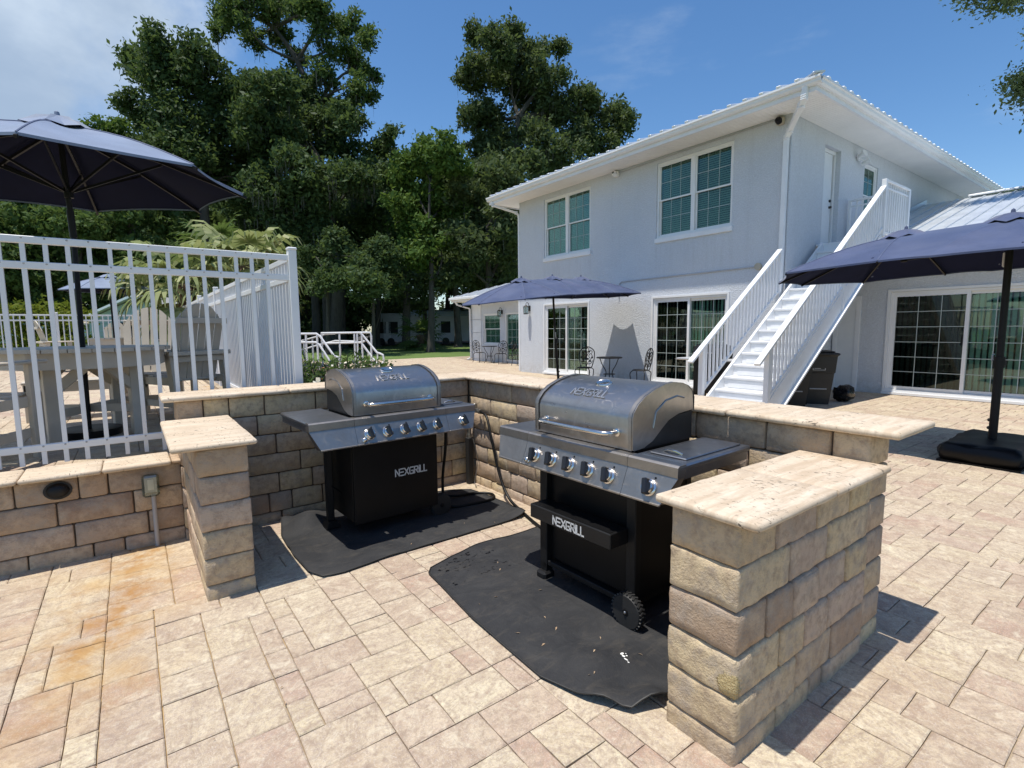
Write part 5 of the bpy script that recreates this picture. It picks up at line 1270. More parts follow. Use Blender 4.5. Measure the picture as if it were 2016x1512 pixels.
ul = round_umbrella('patio_umbrella', 'big dark blue umbrella over the near tan table, cut by the left edge', 'umbrella', 'round umbrellas on the pool deck', (-.35, 6.10, .552), (-.361, 6.044, 3.278), n3, 1.372, .465, -.112, MAT['pale'], [(-.36, 6.10, .56), (-.335, 6.08, 2.34), (-.361, 6.044, 3.25)])
# tie strap hanging from the rim
q_ = [v.co.copy() for v in ul.children[0].data.vertices]; q_ = min(q_, key=lambda v: (v-(at(414, 413, 6.0)-Vector((-.35, 6.10, .552)))).length if False else abs(v.x-1.26)+abs(v.y-.80)); MB().bar(q_, q_+Vector((-.07, -.05, -.10)), .05, .02).obj('tie_strap', MAT['navy'], ul, True)
round_umbrella('patio_umbrella', 'smaller light blue umbrella standing farther back on the pool deck', 'umbrella', 'round umbrellas on the pool deck', (-.32, 17.0, .552), (-.33, 17.0, 2.93), (-.02, .0, 1), 1.02, .36, .2, MAT['pale'], [(-.32, 17.0, .56), (-.32, 17.0, 2.2), (-.33, 17.0, 2.9)])
# ------------------------------------------------------------------ pool fences
def picket_mesh(z0, z1, w=.027): return MB().box((-w/2, -w/2, z0), (w/2, w/2, z1)).mesh('picket', MAT['fence'])
def fence(label, a, c, zb, rails, z1, spacing, posts, root_loc, rail_w=.034, rail_h=.050, screws=False, group='white pool fences', w=.027):
    f = thing('pool_fence', label, 'fence', root_loc, 0, group); o = Vector(root_loc); a, c = Vector(a), Vector(c); d = (c-a); L = d.length; d.normalize()
    for z in rails: MB().bar(a+Vector((0, 0, z)), c+Vector((0, 0, z)), rail_w, rail_h, ch=.004).obj('rail', MAT['fence'], f)
    me = picket_mesh(zb, z1, w); n = int(L/spacing)
    for k in range(1, n):
        p = a+d*(k*spacing); put('picket', me, f, Vector((p.x, p.y, 0))-Vector((o.x, o.y, 0))-Vector((0, 0, o.z)))
    pm = MB().box((-.034, -.034, zb-.05), (.034, .034, z1+.06), .004).box((-.039, -.039, z1+.06), (.039, .039, z1+.085), .008).mesh('post', MAT['fence'])
    for t in posts: p = a+d*t; put('post', pm, f, Vector((p.x, p.y, 0))-o)
    if screws:
        b = MB(); nx = d.cross(Vector((0, 0, 1)))
        for z in rails:
            for k in range(1, n):
                p = a+d*(k*spacing)+nx*(rail_w/2)+Vector((0, 0, z+.012)); b.lathe([(.007, 0), (.005, .004), (0, .005)], n=6, M=Matrix.Translation(p) @ nx.to_track_quat('Z', 'Y').to_matrix().to_4x4())
        q = b.obj('screw_heads', MAT['grey'], f); q['kind'] = 'stuff'
    return f
fence('front run of white picket pool fence standing just behind the low stone wall', (-3.1, 4.80, 0), (1.18, 4.80, 0), .585, (2.125, 1.955, .70), 2.13, .1165, (1.3, 4.28-.0,), (-.8, 4.8, .552), screws=True)
fence('side run of white picket pool fence receding from the corner post, seen almost edge-on', (1.18, 4.90, 0), (1.18, 23.4, 0), .60, (2.125, 1.955, .70), 2.13, .1165, (2.4, 4.8, 7.2, 9.6, 12, 14.4, 16.8, 18.45), (1.18, 12, .552), rail_w=.036)
fence('distant run of white picket fence along the far side of the pool deck', (-7, 22.9, 0), (1.15, 22.9, 0), .60, (2.08, 1.91, .68), 2.09, .15, (.3, 2.7, 5.1, 7.5), (-3, 22.9, .552), w=.03)
MB().box((1.08, 4.86, .50), (1.30, 24.3, .60)).obj('kerb', MAT['joint'], deck)

# ------------------------------------------------------------------ resin chairs and tables on the deck
def make_chair(label, loc, rz, group):
    c = thing('deck_chair', label, 'chair', loc, rz, group); rs = MAT['resin']
    for k in range(6):
        x = -.225+.09*k+.0; t = (k-2.5)/2.5; top = 1.27-.22*t*t
        M = Matrix.Translation((x*.92, .245, .50)) @ Matrix.Rotation(R(-15), 4, 'X') @ Matrix.Rotation(t*R(2.0), 4, 'Y')
        h = top-.50
        arch = lambda q: 1.265-.26*abs(q/.275)**2.2-.50
        MB().prism([(-.035, -.06), (.035, -.06), (.037, arch(x+.042)), (.012, arch(x+.014)), (-.012, arch(x-.014)), (-.037, arch(x-.042))], -.010, .010, 'y').obj('back_slat', rs, c, True).matrix_local = M
    for z, y in ((.66, .335), (1.06, .445)): MB().box((-.27, y-.005, z-.03), (.27, y+.02, z+.03), .004).obj('back_batten', rs, c, True)
    for k in range(5): MB().box((-.25, -.25+.102*k, .475-.012*k), (.25, -.25+.102*k+.094, .50-.012*k), .006).obj('seat_slat', rs, c, True)
    for s in (-1, 1):
        MB().box((s*.31-.055, -.30, .72), (s*.31+.055, .36, .745), .008).obj('arm', rs, c, True)
        MB().box((s*.285-.018, -.27, 0), (s*.285+.018, -.18, .719), .004).obj('leg', rs, c, True)
        MB().bar((s*.285, .40, 0), (s*.285, .30, .719), .036, .09, (0, 1, 0), .004).obj('leg', rs, c, True)
        MB().box((s*.262-.016, -.26, .39), (s*.262+.006, .36, .472), .004).box((s*.262-.016, -.24, .16), (s*.262+.006, .40, .23), .004).obj('side_rail', rs, c, True)
    MB().box((-.26, -.262, .39), (.26, -.235, .472), .004).obj('apron', rs, c, True)
    MB().box((-.26, -.02, .165), (.26, .015, .22), .004).obj('stretcher', rs, c, True)
    MB().box((-.335, .355, .70), (.335, .405, .745), .006).obj('arm_support', rs, c, True)
    return c
def make_table(label, loc, r, h, group):
    t = thing('deck_table', label, 'table', loc, .25, group); rs = MAT['resin']
    n = 9
    for k in range(n):
        x0 = -r+2*r*k/n+.003; x1 = -r+2*r*(k+1)/n-.003; ya = math.sqrt(max(0, r*r-x0*x0)); yb = math.sqrt(max(0, r*r-x1*x1)); ym = math.sqrt(max(0, r*r-((x0+x1)/2)**2))
        MB().prism([(x0, -max(ya, .05)), ((x0+x1)/2, -ym), (x1, -max(yb, .05)), (x1, max(yb, .05)), ((x0+x1)/2, ym), (x0, max(ya, .05))], h-.032, h, 'z').obj('top_plank', rs, t, True)
    b = MB(); b.lathe([(r*.93, h-.17), (r*.95, h-.17), (r*.95, h-.034), (r*.93, h-.034)], n=8); b.obj('apron', rs, t, True)
    for k in range(4):
        a = PI/4+k*PI/2; x, y = r*.62*math.cos(a), r*.62*math.sin(a)
        lg = MB().box((x-.05, y-.05, 0), (x+.05, y+.05, h-.035), .006).obj('leg', rs, t, True)
        for s in (-1, 1):
            aa = a+s*PI/2; MB().bar((x, y, h-.38), (x+math.cos(aa+s*.0)*.22-math.cos(a)*.1, y+math.sin(aa)*.22-math.sin(a)*.1, h-.16), .05, .08, ch=.004).obj('brace', rs, lg, True)
        MB().bar((x, y, .25), (0, 0, .25), .04, .07).obj('stretcher', rs, t, True)
    return t
make_table('round tan slatted table under the big dark blue umbrella', (-.35, 6.15, .552), .68, .815, 'tan tables on the pool deck')
def face(px, py, tx, ty): return math.atan2(ty-py, tx-px)+PI/2
G = 'tan adirondack style deck chairs'
def place_chair(src, x, y, tx, ty, label):
    r_ = face(x, y, tx, ty)
    if src is None: return make_chair(label, (x, y, .552), r_, G)
    return dup(src, (x, y, .552), r_, label, G)
c0 = place_chair(None, .13, 7.25, -.12, 6.0, 'tan deck chair facing the camera across the right edge of the near table')
place_chair(c0, .42, 6.72, .02, 7.5, 'tan deck chair seen from behind, nearest the side fence')
place_chair(c0, -.98, 5.25, -.45, 6.2, 'tan deck chair cut off by the left edge of the picture')
bn = thing('deck_bench', 'tan slatted bench on the far side of the near table, sun on its seat', 'bench', (-.40, 7.55, .552))
for k in range(4): MB().box((-.55, -.20+.10*k, .40), (.55, -.105+.10*k, .43), .005).obj('seat_slat', MAT['resin'], bn, True)
MB().box((-.53, -.19, .31), (.53, -.165, .399)).obj('apron', MAT['resin'], bn, True)
for sx in (-.5, .5):
    for sy in (-.15, .15): MB().box((sx-.04, sy-.04, 0), (sx+.04, sy+.04, .399), .004).obj('leg', MAT['resin'], bn, True)
make_table('small round tan table under the light blue umbrella farther back', (-.32, 17.0, .552), .55, .80, 'tan tables on the pool deck')
place_chair(c0, -.30, 18.1, -.32, 17, 'distant tan deck chair behind the small table'); place_chair(c0, .72, 17.1, -.32, 17, 'distant tan deck chair right of the small table'); place_chair(c0, -1.35, 16.7, -.32, 17, 'distant tan deck chair left of the small table')

# ------------------------------------------------------------------ bistro sets by the house
def iron_chair(label, loc, rz):
    c = thing('bistro_chair', label, 'chair', loc, rz, 'black iron bistro chairs'); m_ = MAT['iron']
    b = MB().lathe([(0, .445), (.19, .45), (.205, .44), (.20, .425), (.0, .43)], n=24)
    b.obj('seat', m_, c, True)
    for sx in (-1, 1):
        for sy in (-1, 1):
            MB().tube(bez([(sx*.14, sy*.14, .43), (sx*.20, sy*.19, .36), (sx*.19, sy*.18, .18), (sx*.22, sy*.22, .0)], 12), [.013]*0 or .012, 8).obj('leg', m_, c, True)
    Y = lambda z: .17+.16*(z-.44)
    fr = [(-.15, .44), (-.19, .58), (-.215, .74), (-.19, .88), (-.10, .955), (0, .985), (.10, .955), (.19, .88), (.215, .74), (.19, .58), (.15, .44)]
    MB().tube(bez([(x, Y(z), z) for x, z in fr], 10), .013, 8).obj('back_frame', m_, c, True)
    b = MB()
    def sc(P, r=.009): b.tube(bez([(x, Y(z), z) for x, z in P], 12), r, 6)
    for s in (-1, 1):
        sc([(0, .46), (s*.05, .58), (s*.12, .66), (s*.15, .74), (s*.10, .80), (s*.05, .74), (s*.09, .68)])
        sc([(0, .70), (s*.03, .80), (s*.09, .88), (s*.14, .86), (s*.13, .80)]); sc([(s*.04, .52), (s*.12, .54), (s*.17, .62)]); sc([(0, .97), (s*.045, .90), (0, .82)])
        for q in ((s*.10, .60), (s*.06, .86), (s*.15, .70), (s*.03, .66)):
            b.lathe([(0, -.008), (.030, 0), (0, .008)], (0, 0, 0), 8, M=Matrix.Translation((q[0], Y(q[1]), q[1])) @ Matrix.Rotation(R(90), 4, 'X'))
    sc([(0, .45), (0, .60), (0, .75), (0, .86)], .008)
    b.obj('back_scrollwork', m_, c, True); return c
def iron_table(label, loc):
    t = thing('bistro_table', label, 'table', loc, .3, 'black iron bistro tables'); m_ = MAT['iron']
    MB().lathe([(0, .745), (.32, .745), (.335, .735), (.33, .715), (.30, .72), (0, .725)], n=28).obj('top', m_, t, True)
    for k in range(3):
        a = 2*PI*k/3+.4; C_, S_ = math.cos(a), math.sin(a)
        MB().tube(bez([(.27*C_, .27*S_, .715), (.20*C_, .20*S_, .55), (.09*C_, .09*S_, .35), (.16*C_, .16*S_, .14), (.26*C_, .26*S_, .0)], 14), .012, 8).obj('leg', m_, t, True)
    MB().tube([(.15*math.cos(2*PI*k/18), .15*math.sin(2*PI*k/18), .30) for k in range(18)], .008, 6, closed=True).obj('ring', m_, t, True); return t
iron_table('black iron bistro table by the wall between the two sliding doors', (9.95, 9.22, 0)); iron_table('black iron bistro table under the far window of the left wing', (12.72, 18.85, 0))
bc = iron_chair('black iron bistro chair left of the table, its scrolled back to the wall', (9.80, 9.98, 0), R(-62))
for (x, y, r_, lb) in ((10.22, 8.42, R(196), 'black iron bistro chair seen side-on, right of the table between the doors'), (12.68, 19.62, R(10), 'far black iron bistro chair on the left of the table under the far window'), (12.74, 18.05, R(172), 'far black iron bistro chair on the right of the table under the far window'), (12.70, 16.72, R(20), 'black iron bistro chair half hidden by the front corner of the house')): dup(bc, (x, y, 0), r_, lb, 'black iron bistro chairs')

# ------------------------------------------------------------------ bins, sack and cart grill round the stairs
def bin_(label, loc, rz):
    t = thing('wheelie_bin', label, 'bin', loc, rz, 'black wheelie bins under the stairs'); b = MB()
    prof = [(0.0, .19, .22), (.08, .20, .23), (.60, .25, .28), (.62, .265, .295), (.92, .285, .32), (.94, .30, .335)]
    vs_ = []; n = 4
    for z, hx, hy in prof: vs_ += [(-hx, -hy, z), (hx, -hy, z), (hx, hy, z), (-hx, hy, z)]
    fs = [tuple(range(4))[::-1]] + [(i*4+k, i*4+(k+1) % 4, (i+1)*4+(k+1) % 4, (i+1)*4+k) for i in range(len(prof)-1) for k in range(4)]
    b.add(vs_, fs); b.obj('body', MAT['bin'], t, True)
    MB().box((-.32, -.365, .942), (.32, .36, .985), .015).box((-.25, -.30, .985), (.25, .30, 1.02), .02).obj('lid', MAT['bin'], t, True)
    MB().tube([(-.22, .40, .93), (.22, .40, .93)], .017, 8).box((-.24, .33, .90), (-.20, .41, .945)).box((.20, .33, .90), (.24, .41, .945)).obj('handle', MAT['bin'], t, True)
    for s in (-1, 1): MB().cyl((s*.22-.03, .22, .11), .11, .06, 20, (1, 0, 0)).obj('wheel', MAT['rubber'], t, True)
    lb = MB().box((-.11, -.2995, .66), (.11, -.297, .86)); q = MB()
    for k in range(4): q.box((-.085, -.3015, .69+.045*k), (.02+.02*(k % 3), -.2997, .705+.045*k))
    q.box((.09, -.3015, .66), (.10, -.2997, .86)).box((-.11, -.3015, .66), (-.10, -.2997, .86)).box((-.10, -.3014, .66), (.09, -.2998, .668)).box((-.10, -.3014, .852), (.09, -.2998, .86)); q.obj('printed_panel', MAT['logo'], t, True)
    MB().tube([(-.14, -.25, .30), (.14, -.25, .30)], .012, 8).obj('lift_bar', MAT['greyd'], t, True); return t
b0 = bin_('black wheelie bin under the stairs, nearer the foot of the steps', (10.02, 4.62, 0), R(-62)); dup(b0, (10.72, 4.52, 0), R(-58), 'black wheelie bin under the stairs, farther in beside the wing wall', 'black wheelie bins under the stairs')
me, c_ = stone_mesh((11.10, 4.05, 0), (11.50, 4.42, .33), r=.13, seed=77, amp=.05, step=.07, mt=MAT['bag'], edge=1.0); o = put('rubbish_sack', me, None, Vector(c_)); tag(o, 'black plastic rubbish sack slumped on the paving behind the bins', 'sack')
cg = thing('cart_grill', 'black cart grill standing behind the left stair rail', 'grill', (9.75, 6.15, 0), R(-90))
MB().box((-.30, -.22, .12), (.30, .22, .80), .01).obj('cabinet', MAT['black'], cg, True)
MB().box((-.72, -.24, .80), (-.32, .24, .84), .01).obj('side_shelf', MAT['greyd'], cg, True); MB().box((.32, -.24, .80), (.60, .24, .84), .01).obj('side_shelf', MAT['greyd'], cg, True)
MB().box((-.31, -.25, .80), (.31, .24, .90), .01).obj('firebox', MAT['black'], cg, True)
MB().prism([(-.25, .90), (-.24, 1.0), (-.16, 1.10), (0, 1.14), (.18, 1.10), (.24, .98), (.24, .90)], -.31, .31, 'x').obj('hood', MAT['black'], cg, True)
MB().tube([(-.24, -.26, .97), (-.24, -.31, .97), (.24, -.31, .97), (.24, -.26, .97)], .012, 8).obj('hood_handle', MAT['chrome'], cg, True)
MB().tube([(-.70, -.25, .82), (-.70, -.29, .82), (-.34, -.29, .82), (-.34, -.25, .82)], .009, 8).obj('towel_bar', MAT['chrome'], cg, True)
for s in (-1, 1): MB().box((s*.28-.03, -.2, 0), (s*.28+.03, .2, .12), .005).obj('leg', MAT['black'], cg, True)

# ------------------------------------------------------------------ white pipe railing of the ramp and steps
rr = thing('ramp_railing', 'white pipe handrails of a raised landing with steps, behind the planting', 'railing', tuple(at(660, 700, 15.0)*Vector((1, 1, 0)) if False else (at(660, 700, 15.0).x, at(660, 700, 15.0).y, 0)))
def pipe(P, D, r=.030): return MB().tube([at(x, y, D) for x, y in P], r, 8).obj('rail', MAT['fence'], rr)
def upr(x, y0, y1, D, r=.028): a = at(x, y0, D); c = Vector((a.x, a.y, max(0.0, at(x, y1, D).z))); MB().tube([a, c], r, 8).obj('upright', MAT['fence'], rr)
D1, D2 = 14.2, 15.6
pipe([(500, 657.5), (623, 657), (630, 662), (657, 700), (661, 702), (667, 704), (669, 712), (669, 728)], D1); pipe([(500, 674), (622, 674), (628, 678), (650, 712)], D1)
for x, y in ((602, 658), (624, 658), (520, 658), (560, 658)): upr(x, y, 750, D1)
pipe([(632, 656), (722, 654.5), (729, 655), (731, 662), (731, 740)], D2); pipe([(634, 676), (712, 674), (718, 671)], D2)
pipe([(710, 656), (714, 660), (742, 694), (748, 696), (754, 699), (755.5, 706), (754, 715), (748, 718), (742, 716), (712, 676)], D2-.6); upr(743, 695, 730, D2-.6, .022)
for x in (633, 668, 697.5, 703, 712): upr(x, 656, 740, D2 if x != 712 else D2-.6)
pipe([(590, 690), (624, 680), (660, 671), (700, 672)], 17.0, .026); pipe([(590, 672), (616, 665), (640, 658), (660, 657)], 17.0, .026)
for x in (598, 615): upr(x, 668, 740, 17.0)
p = at(610, 700, 16.6); MB().box((p.x-2.2, p.y-1.6, 0), (p.x+.6, p.y+3, .42)).obj('landing_slab', MAT['joint'], rr)
# ------------------------------------------------------------------ vegetation
def unit(n): v = nrng.normal(size=(n, 3)); return v/np.linalg.norm(v, axis=1)[:, None]
def leaf_quads(centers, size, up=.5, aspect=.46, droop=0.0):
    n = len(centers); nr = unit(n); nr[:, 2] += up; nr /= np.linalg.norm(nr, axis=1)[:, None]
    t = unit(n); t -= nr*(t*nr).sum(1)[:, None]; t /= np.linalg.norm(t, axis=1)[:, None]; b = np.cross(nr, t)
    s = (size*nrng.choice([.6, .8, 1.0, 1.25, 1.6], n)*nrng.uniform(.85, 1.15, n))[:, None]; c = centers
    return np.stack([c-t*s, c+b*s*aspect, c+t*s, c-b*s*aspect], 1)
def lobe_leaves(c, rad, n_clump, per, csize, hollow=.45, flat=.8):
    """leaf centres in clumps spread through an uneven ball"""
    d = unit(n_clump); r_ = nrng.uniform(hollow, 1.0, n_clump)**.7
    wob = 1 + .28*np.sin(d[:, 0]*5+c[0]) * np.cos(d[:, 1]*4+c[1]*2)
    cc = np.array(c)[None]+d*(r_*wob*rad)[:, None]*np.array([1, 1, flat])
    k = np.repeat(np.arange(n_clump), per); off = nrng.normal(size=(len(k), 3))*csize*np.array([1, 1, .7])
    return cc[k]+off, cc
def tree(name, label, D, lobes, mt, leaf, dens=1.0, trunk=None, limbs=4, moss=0.0, core=True, group=None, sub=5, thick=.35, rootpx=None, hollow=.25, depth=1.0, gz=0.0):
    """lobes: (px, py, r_px) outlines of the crown as it stands D metres off; depth is real, each lobe a ball"""
    k = D/1013.9
    bx = rootpx if rootpx is not None else (trunk[0][0] if trunk else sum(l[0] for l in lobes)/len(lobes))
    base = at(bx, 660, D); base.z = gz
    t = thing(name, label, 'tree', base, 0, group); L = []; moss_pts = []; ctrs = []
    for (px, py, rp) in lobes:
        R_ = rp*k*1.08; dd = D + rng.uniform(-1, 1)*R_*1.6*depth; c = at(px, py, dd); ctrs.append((c, R_))
        subs = [(c, R_*.72)] + [(c+Vector(unit(1)[0])*R_*.72, R_*rng.uniform(.34, .58)) for _ in range(sub)]
        for sc, sr in subs:
            nc = max(6, int(sr*sr*38*dens/ (leaf/.16)**1.2)); pts, cc = lobe_leaves(sc, sr, nc, 13, .16+.10*sr**.5, hollow)
            L.append(pts)
            if moss and rng.random() < .5:
                low = cc[cc[:, 2] < sc.z-.15*sr]; moss_pts += [Vector(q) for q in low[:max(1, int(len(low)*moss))]]
    P_ = np.concatenate(L); Q = leaf_quads(P_, leaf) - np.array(base)[None, None]
    put('crown', quads_mesh('crown', Q, mt), t)
    if trunk:
        P = [at(x, y, D) for x, y in trunk]; P[0].z = gz-.1; b = MB(); n = len(P)
        b.tube(bez(P, 10), [thick*(1.25 if i == 0 else 1)*(1-.72*i/((n-1)*5)) for i in range((n-1)*5+1)], 9)
        b.obj('trunk', MAT['bark'], t)
        b = MB(); top = [p for p in P[max(0, n//2-1):]]
        order = sorted(ctrs, key=lambda q: -q[1])[:limbs]
        for c, R_ in order:
            s = min(top, key=lambda p: (p-c).length + (3 if p.z > c.z else 0)); md = s.lerp(c, .5)+Vector((rng.uniform(-.6, .6), rng.uniform(-.6, .6), rng.uniform(-.2, .7)))
            e = bez([s, md, c+Vector(unit(1)[0])*R_*.4], 10); m_ = len(e); r0 = thick*rng.uniform(.28, .45); b.tube(e, [r0*(1-.8*i/m_) for i in range(m_)], 6)
            for _ in range(3):
                q = e[rng.randrange(m_//3, m_)]; f = c+Vector(unit(1)[0])*R_*.9; e2 = bez([q, q.lerp(f, .5)+Vector((0, 0, .3)), f], 6); b.tube(e2, [r0*.4*(1-.75*i/len(e2)) for i in range(len(e2))], 5)
        if limbs: b.obj('limbs', MAT['bark'], t)
    if moss_pts:
        Qm = []
        for p in moss_pts:
            for _ in range(rng.randint(1, 3)):
                q = p+Vector((rng.gauss(0, .18), rng.gauss(0, .18), rng.uniform(-.1, .1))); ln = rng.uniform(.4, 1.2); w = rng.uniform(.015, .045); a = rng.uniform(0, PI); dx, dy = math.cos(a)*w, math.sin(a)*w
                for s in range(3):
                    z0 = q.z-ln*s/3; z1 = q.z-ln*(s+1)/3; j = rng.gauss(0, .03); f0 = 1-.25*s; f1 = .75-.25*s
                    Qm.append([(q.x-dx*f0, q.y-dy*f0, z0), (q.x+dx*f0, q.y+dy*f0, z0), (q.x+j+dx*f1, q.y+dy*f1, z1), (q.x+j-dx*f1, q.y-dy*f1, z1)])
        o = put('hanging_moss', quads_mesh('hanging_moss', np.array(Qm)-np.array(base)[None, None], MAT['moss']), t); o['kind'] = 'stuff'
    return t
GT = 'big trees behind the lawn'
tree('oak_tree', 'broad dark oak at left with a leaning crown behind the big umbrella', 37, [(325, 105, 48), (285, 140, 42), (385, 125, 42), (345, 190, 62), (280, 215, 42), (425, 205, 55), (300, 290, 48), (380, 280, 65), (450, 290, 62), (500, 230, 45), (420, 370, 60), (350, 360, 55), (485, 360, 55), (310, 370, 45), (540, 170, 38)], MAT['leafd'], .145, 1.05, [(400, 680), (405, 520), (400, 380), (385, 250)], 7, .25, thick=.5, group=GT)
tree('tall_tree', 'tallest thin-crowned tree with mossy bare limbs rising above the others', 41, [(432, 20, 24), (424, 62, 13), (470, 35, 30), (520, 12, 32), (500, 70, 24), (575, 15, 34), (560, 70, 24), (630, 45, 32), (690, 55, 28), (722, 75, 20), (668, 100, 26), (712, 128, 24), (735, 150, 12), (700, 175, 24), (640, 145, 26), (590, 120, 24), (655, 205, 26), (620, 20, 26), (690, 215, 22), (560, 150, 22), (728, 190, 12)], MAT['leafm'], .135, 1.0, [(648, 690), (640, 470), (632, 330), (618, 210), (585, 120), (540, 55)], 16, .9, sub=5, thick=.42, group=GT, hollow=.2)
tree('oak_tree', 'dense middle oak hung with moss, left of the bright green tree', 39, [(560, 215, 50), (610, 275, 55), (680, 285, 50), (545, 290, 55), (620, 350, 62), (700, 350, 52), (560, 380, 58), (740, 300, 36), (500, 170, 36), (520, 250, 44), (470, 210, 34), (590, 180, 38), (640, 230, 36), (765, 265, 18), (640, 430, 58), (720, 420, 50), (510, 420, 48), (580, 450, 50), (690, 240, 30), (770, 340, 30)], MAT['leafd'], .145, 1.05, [(660, 690), (664, 560), (650, 420), (630, 320)], 7, .9, thick=.5, group=GT)
tree('leafy_tree', 'bright green leafy tree in the gap left of the house', 35, [(820, 300, 36), (865, 300, 32), (800, 340, 36), (870, 345, 42), (835, 385, 45), (900, 330, 24), (880, 410, 42), (815, 430, 38), (850, 465, 42), (785, 400, 26), (900, 470, 32), (810, 500, 34), (890, 285, 20)], MAT['leafb'], .15, .95, [(848, 690), (850, 560), (845, 430)], 5, 0, thick=.28, group=GT)
tree('oak_tree', 'great oak towering behind the left end of the house roof', 46, [(945, 75, 26), (985, 85, 34), (1045, 105, 32), (935, 150, 36), (1000, 160, 52), (1070, 165, 45), (1100, 100, 18), (925, 215, 28), (1045, 225, 55), (970, 240, 46), (1115, 225, 45), (1165, 235, 40), (1205, 225, 30), (1150, 195, 25), (1000, 290, 42), (1085, 285, 45), (1150, 285, 40), (1215, 255, 26), (1240, 235, 15), (950, 290, 30), (1200, 285, 24), (1010, 62, 22)], MAT['leafo'], .15, 1.05, [(1005, 690), (1010, 480), (1015, 330), (1020, 230)], 9, .35, thick=.6, group=GT)
tree('oak_tree', 'shorter dark tree against the left edge of the house', 36, [(950, 345, 38), (1000, 350, 38), (1035, 320, 26), (945, 410, 45), (1000, 420, 42), (905, 380, 30), (965, 475, 45), (915, 470, 40), (1005, 500, 36), (930, 540, 42), (985, 555, 36), (890, 540, 34)], MAT['leafo'], .15, 1.0, [(960, 690), (962, 560), (960, 450)], 5, .2, thick=.35, group=GT)
for px, py, lab in ((-70, 470, 'bushy dark tree mostly out of frame past the left edge'), (155, 470, 'bushy dark tree between the umbrella pole and the palms'), (60, 455, 'bushy dark tree behind the far fence at the left edge'), (250, 450, 'bushy dark tree behind the palms, right of the umbrella pole')):
    tree('bushy_tree', lab, 33, [(px-70, py-20, 40), (px, py-35, 42), (px+60, py-15, 40), (px-50, py+50, 45), (px+25, py+45, 48), (px+75, py+55, 36), (px-20, py+110, 45), (px+60, py+115, 40), (px-75, py+115, 36)], MAT['leafm'], .15, 1.0, [(px, 680), (px, 560), (px+4, 470)], 4, 0, thick=.3, group=GT)
tree('bushy_tree', 'small bright tree top showing above the big umbrella', 36, [(200, 262, 22), (232, 250, 20), (255, 290, 32), (215, 300, 28), (280, 330, 30), (200, 340, 28), (250, 370, 40)], MAT['leafb'], .15, .8, [(245, 680), (245, 500), (235, 330)], 3, 0, thick=.25, group=GT)
for i, (px, py, lab) in enumerate(((645, 505, 'rounded dark evergreen shrub at the wood edge behind the fence post'), (735, 520, 'dark evergreen shrub left of the bright green tree'))):
    tree('evergreen_shrub', lab, 33, [(px-30, py, 34), (px+25, py-18, 32), (px, py+45, 38), (px+30, py+40, 28)], MAT['leafd'], .12, 1.1, [(px, 690), (px, py+40)], 2, 0, thick=.16, group='evergreen shrubs at the wood edge')
# the wood behind, read as one dark mass with standing trunks
L = []
for i in range(150):
    D = rng.uniform(50, 78); px = rng.uniform(-260, 1250); py = rng.uniform(330, 640) if px > 560 else rng.uniform(430, 640)
    if 600 < px < 960 and py > 560 and rng.random() < .5: py -= 130
    c = at(px, py, D); pts, _ = lobe_leaves(c, rng.uniform(1.6, 3.2), 70, 12, .4, .2); L.append(pts)
for i in range(260):
    D = rng.uniform(46, 60); px = rng.uniform(545, 1040); py = rng.uniform(400, 660)
    if 690 < px < 970 and py > 545: py -= 150; D = max(D, 54)
    c = at(px, py, D); c.z = max(c.z, 1.2); pts, _ = lobe_leaves(c, rng.uniform(1.6, 2.8), 75, 12, .4, .15); L.append(pts)
for i in range(130):
    D = rng.uniform(44, 62); c = at(rng.uniform(-200, 580), rng.uniform(400, 640), D); c.z = max(c.z, 1.2); pts, _ = lobe_leaves(c, rng.uniform(1.7, 3.0), 70, 12, .4, .15); L.append(pts)
for i in range(60):
    D = rng.uniform(60, 80); c = at(rng.uniform(200, 1100), rng.uniform(600, 665), D); c.z = max(c.z, .6); pts, _ = lobe_leaves(c, rng.uniform(1.2, 2.0), 60, 12, .3, .2); L.append(pts)
wood = put('wood', quads_mesh('wood', leaf_quads(np.concatenate(L), .26), MAT['leafd'])); tag(wood, 'dark mass of woodland behind the separate trees', kind='stuff')
for i, (px, D, w, top, lab) in enumerate(((604, 46, .38, 480, 'leftmost dark trunk beside the white corner post'), (622, 42, .42, 500, 'thick dark trunk, second from the white corner post'), (676, 44, .34, 500, 'straight dark trunk above the sloping white rails'), (742, 47, .30, 520, 'slim trunk just left of the white trailer'), (800, 43, .40, 560, 'flared trunk standing in front of the white trailer'), (838, 49, .26, 520, 'slim trunk behind the low bright palm'), (902, 45, .34, 520, 'trunk in front of the pale round-topped camper'), (878, 52, .3, 520, 'thin trunk at the end of the camper'))):
    p = at(px, 690, D); q = at(px+rng.uniform(-8, 8), top, D); t = thing('tree_trunk', lab, 'tree trunk', (p.x, p.y, 0), 0, 'dark trunks under the trees')
    e = bez([Vector((p.x, p.y, -.2)), p.lerp(q, .25)+Vector((rng.uniform(-.1, .1), 0, 0)), p.lerp(q, .6), q], 10); MB().tube(e, [w*(1.5-1.2*(k/len(e))**.5 if k < 4 else .95-.3*k/len(e)) for k in range(len(e))], 10).obj('trunk', MAT['bark'], t)
    c = q; pts, _ = lobe_leaves(c, 2.6, 110, 12, .3, .2); pts2, _ = lobe_leaves(c+Vector((1.5, .8, -1.0)), 1.8, 60, 12, .3, .2)
    put('crown', quads_mesh('crown', leaf_quads(np.concatenate([pts, pts2]), .17)-np.array((p.x, p.y, 0))[None, None], MAT['leafd' if i % 2 else 'leafo']), t)
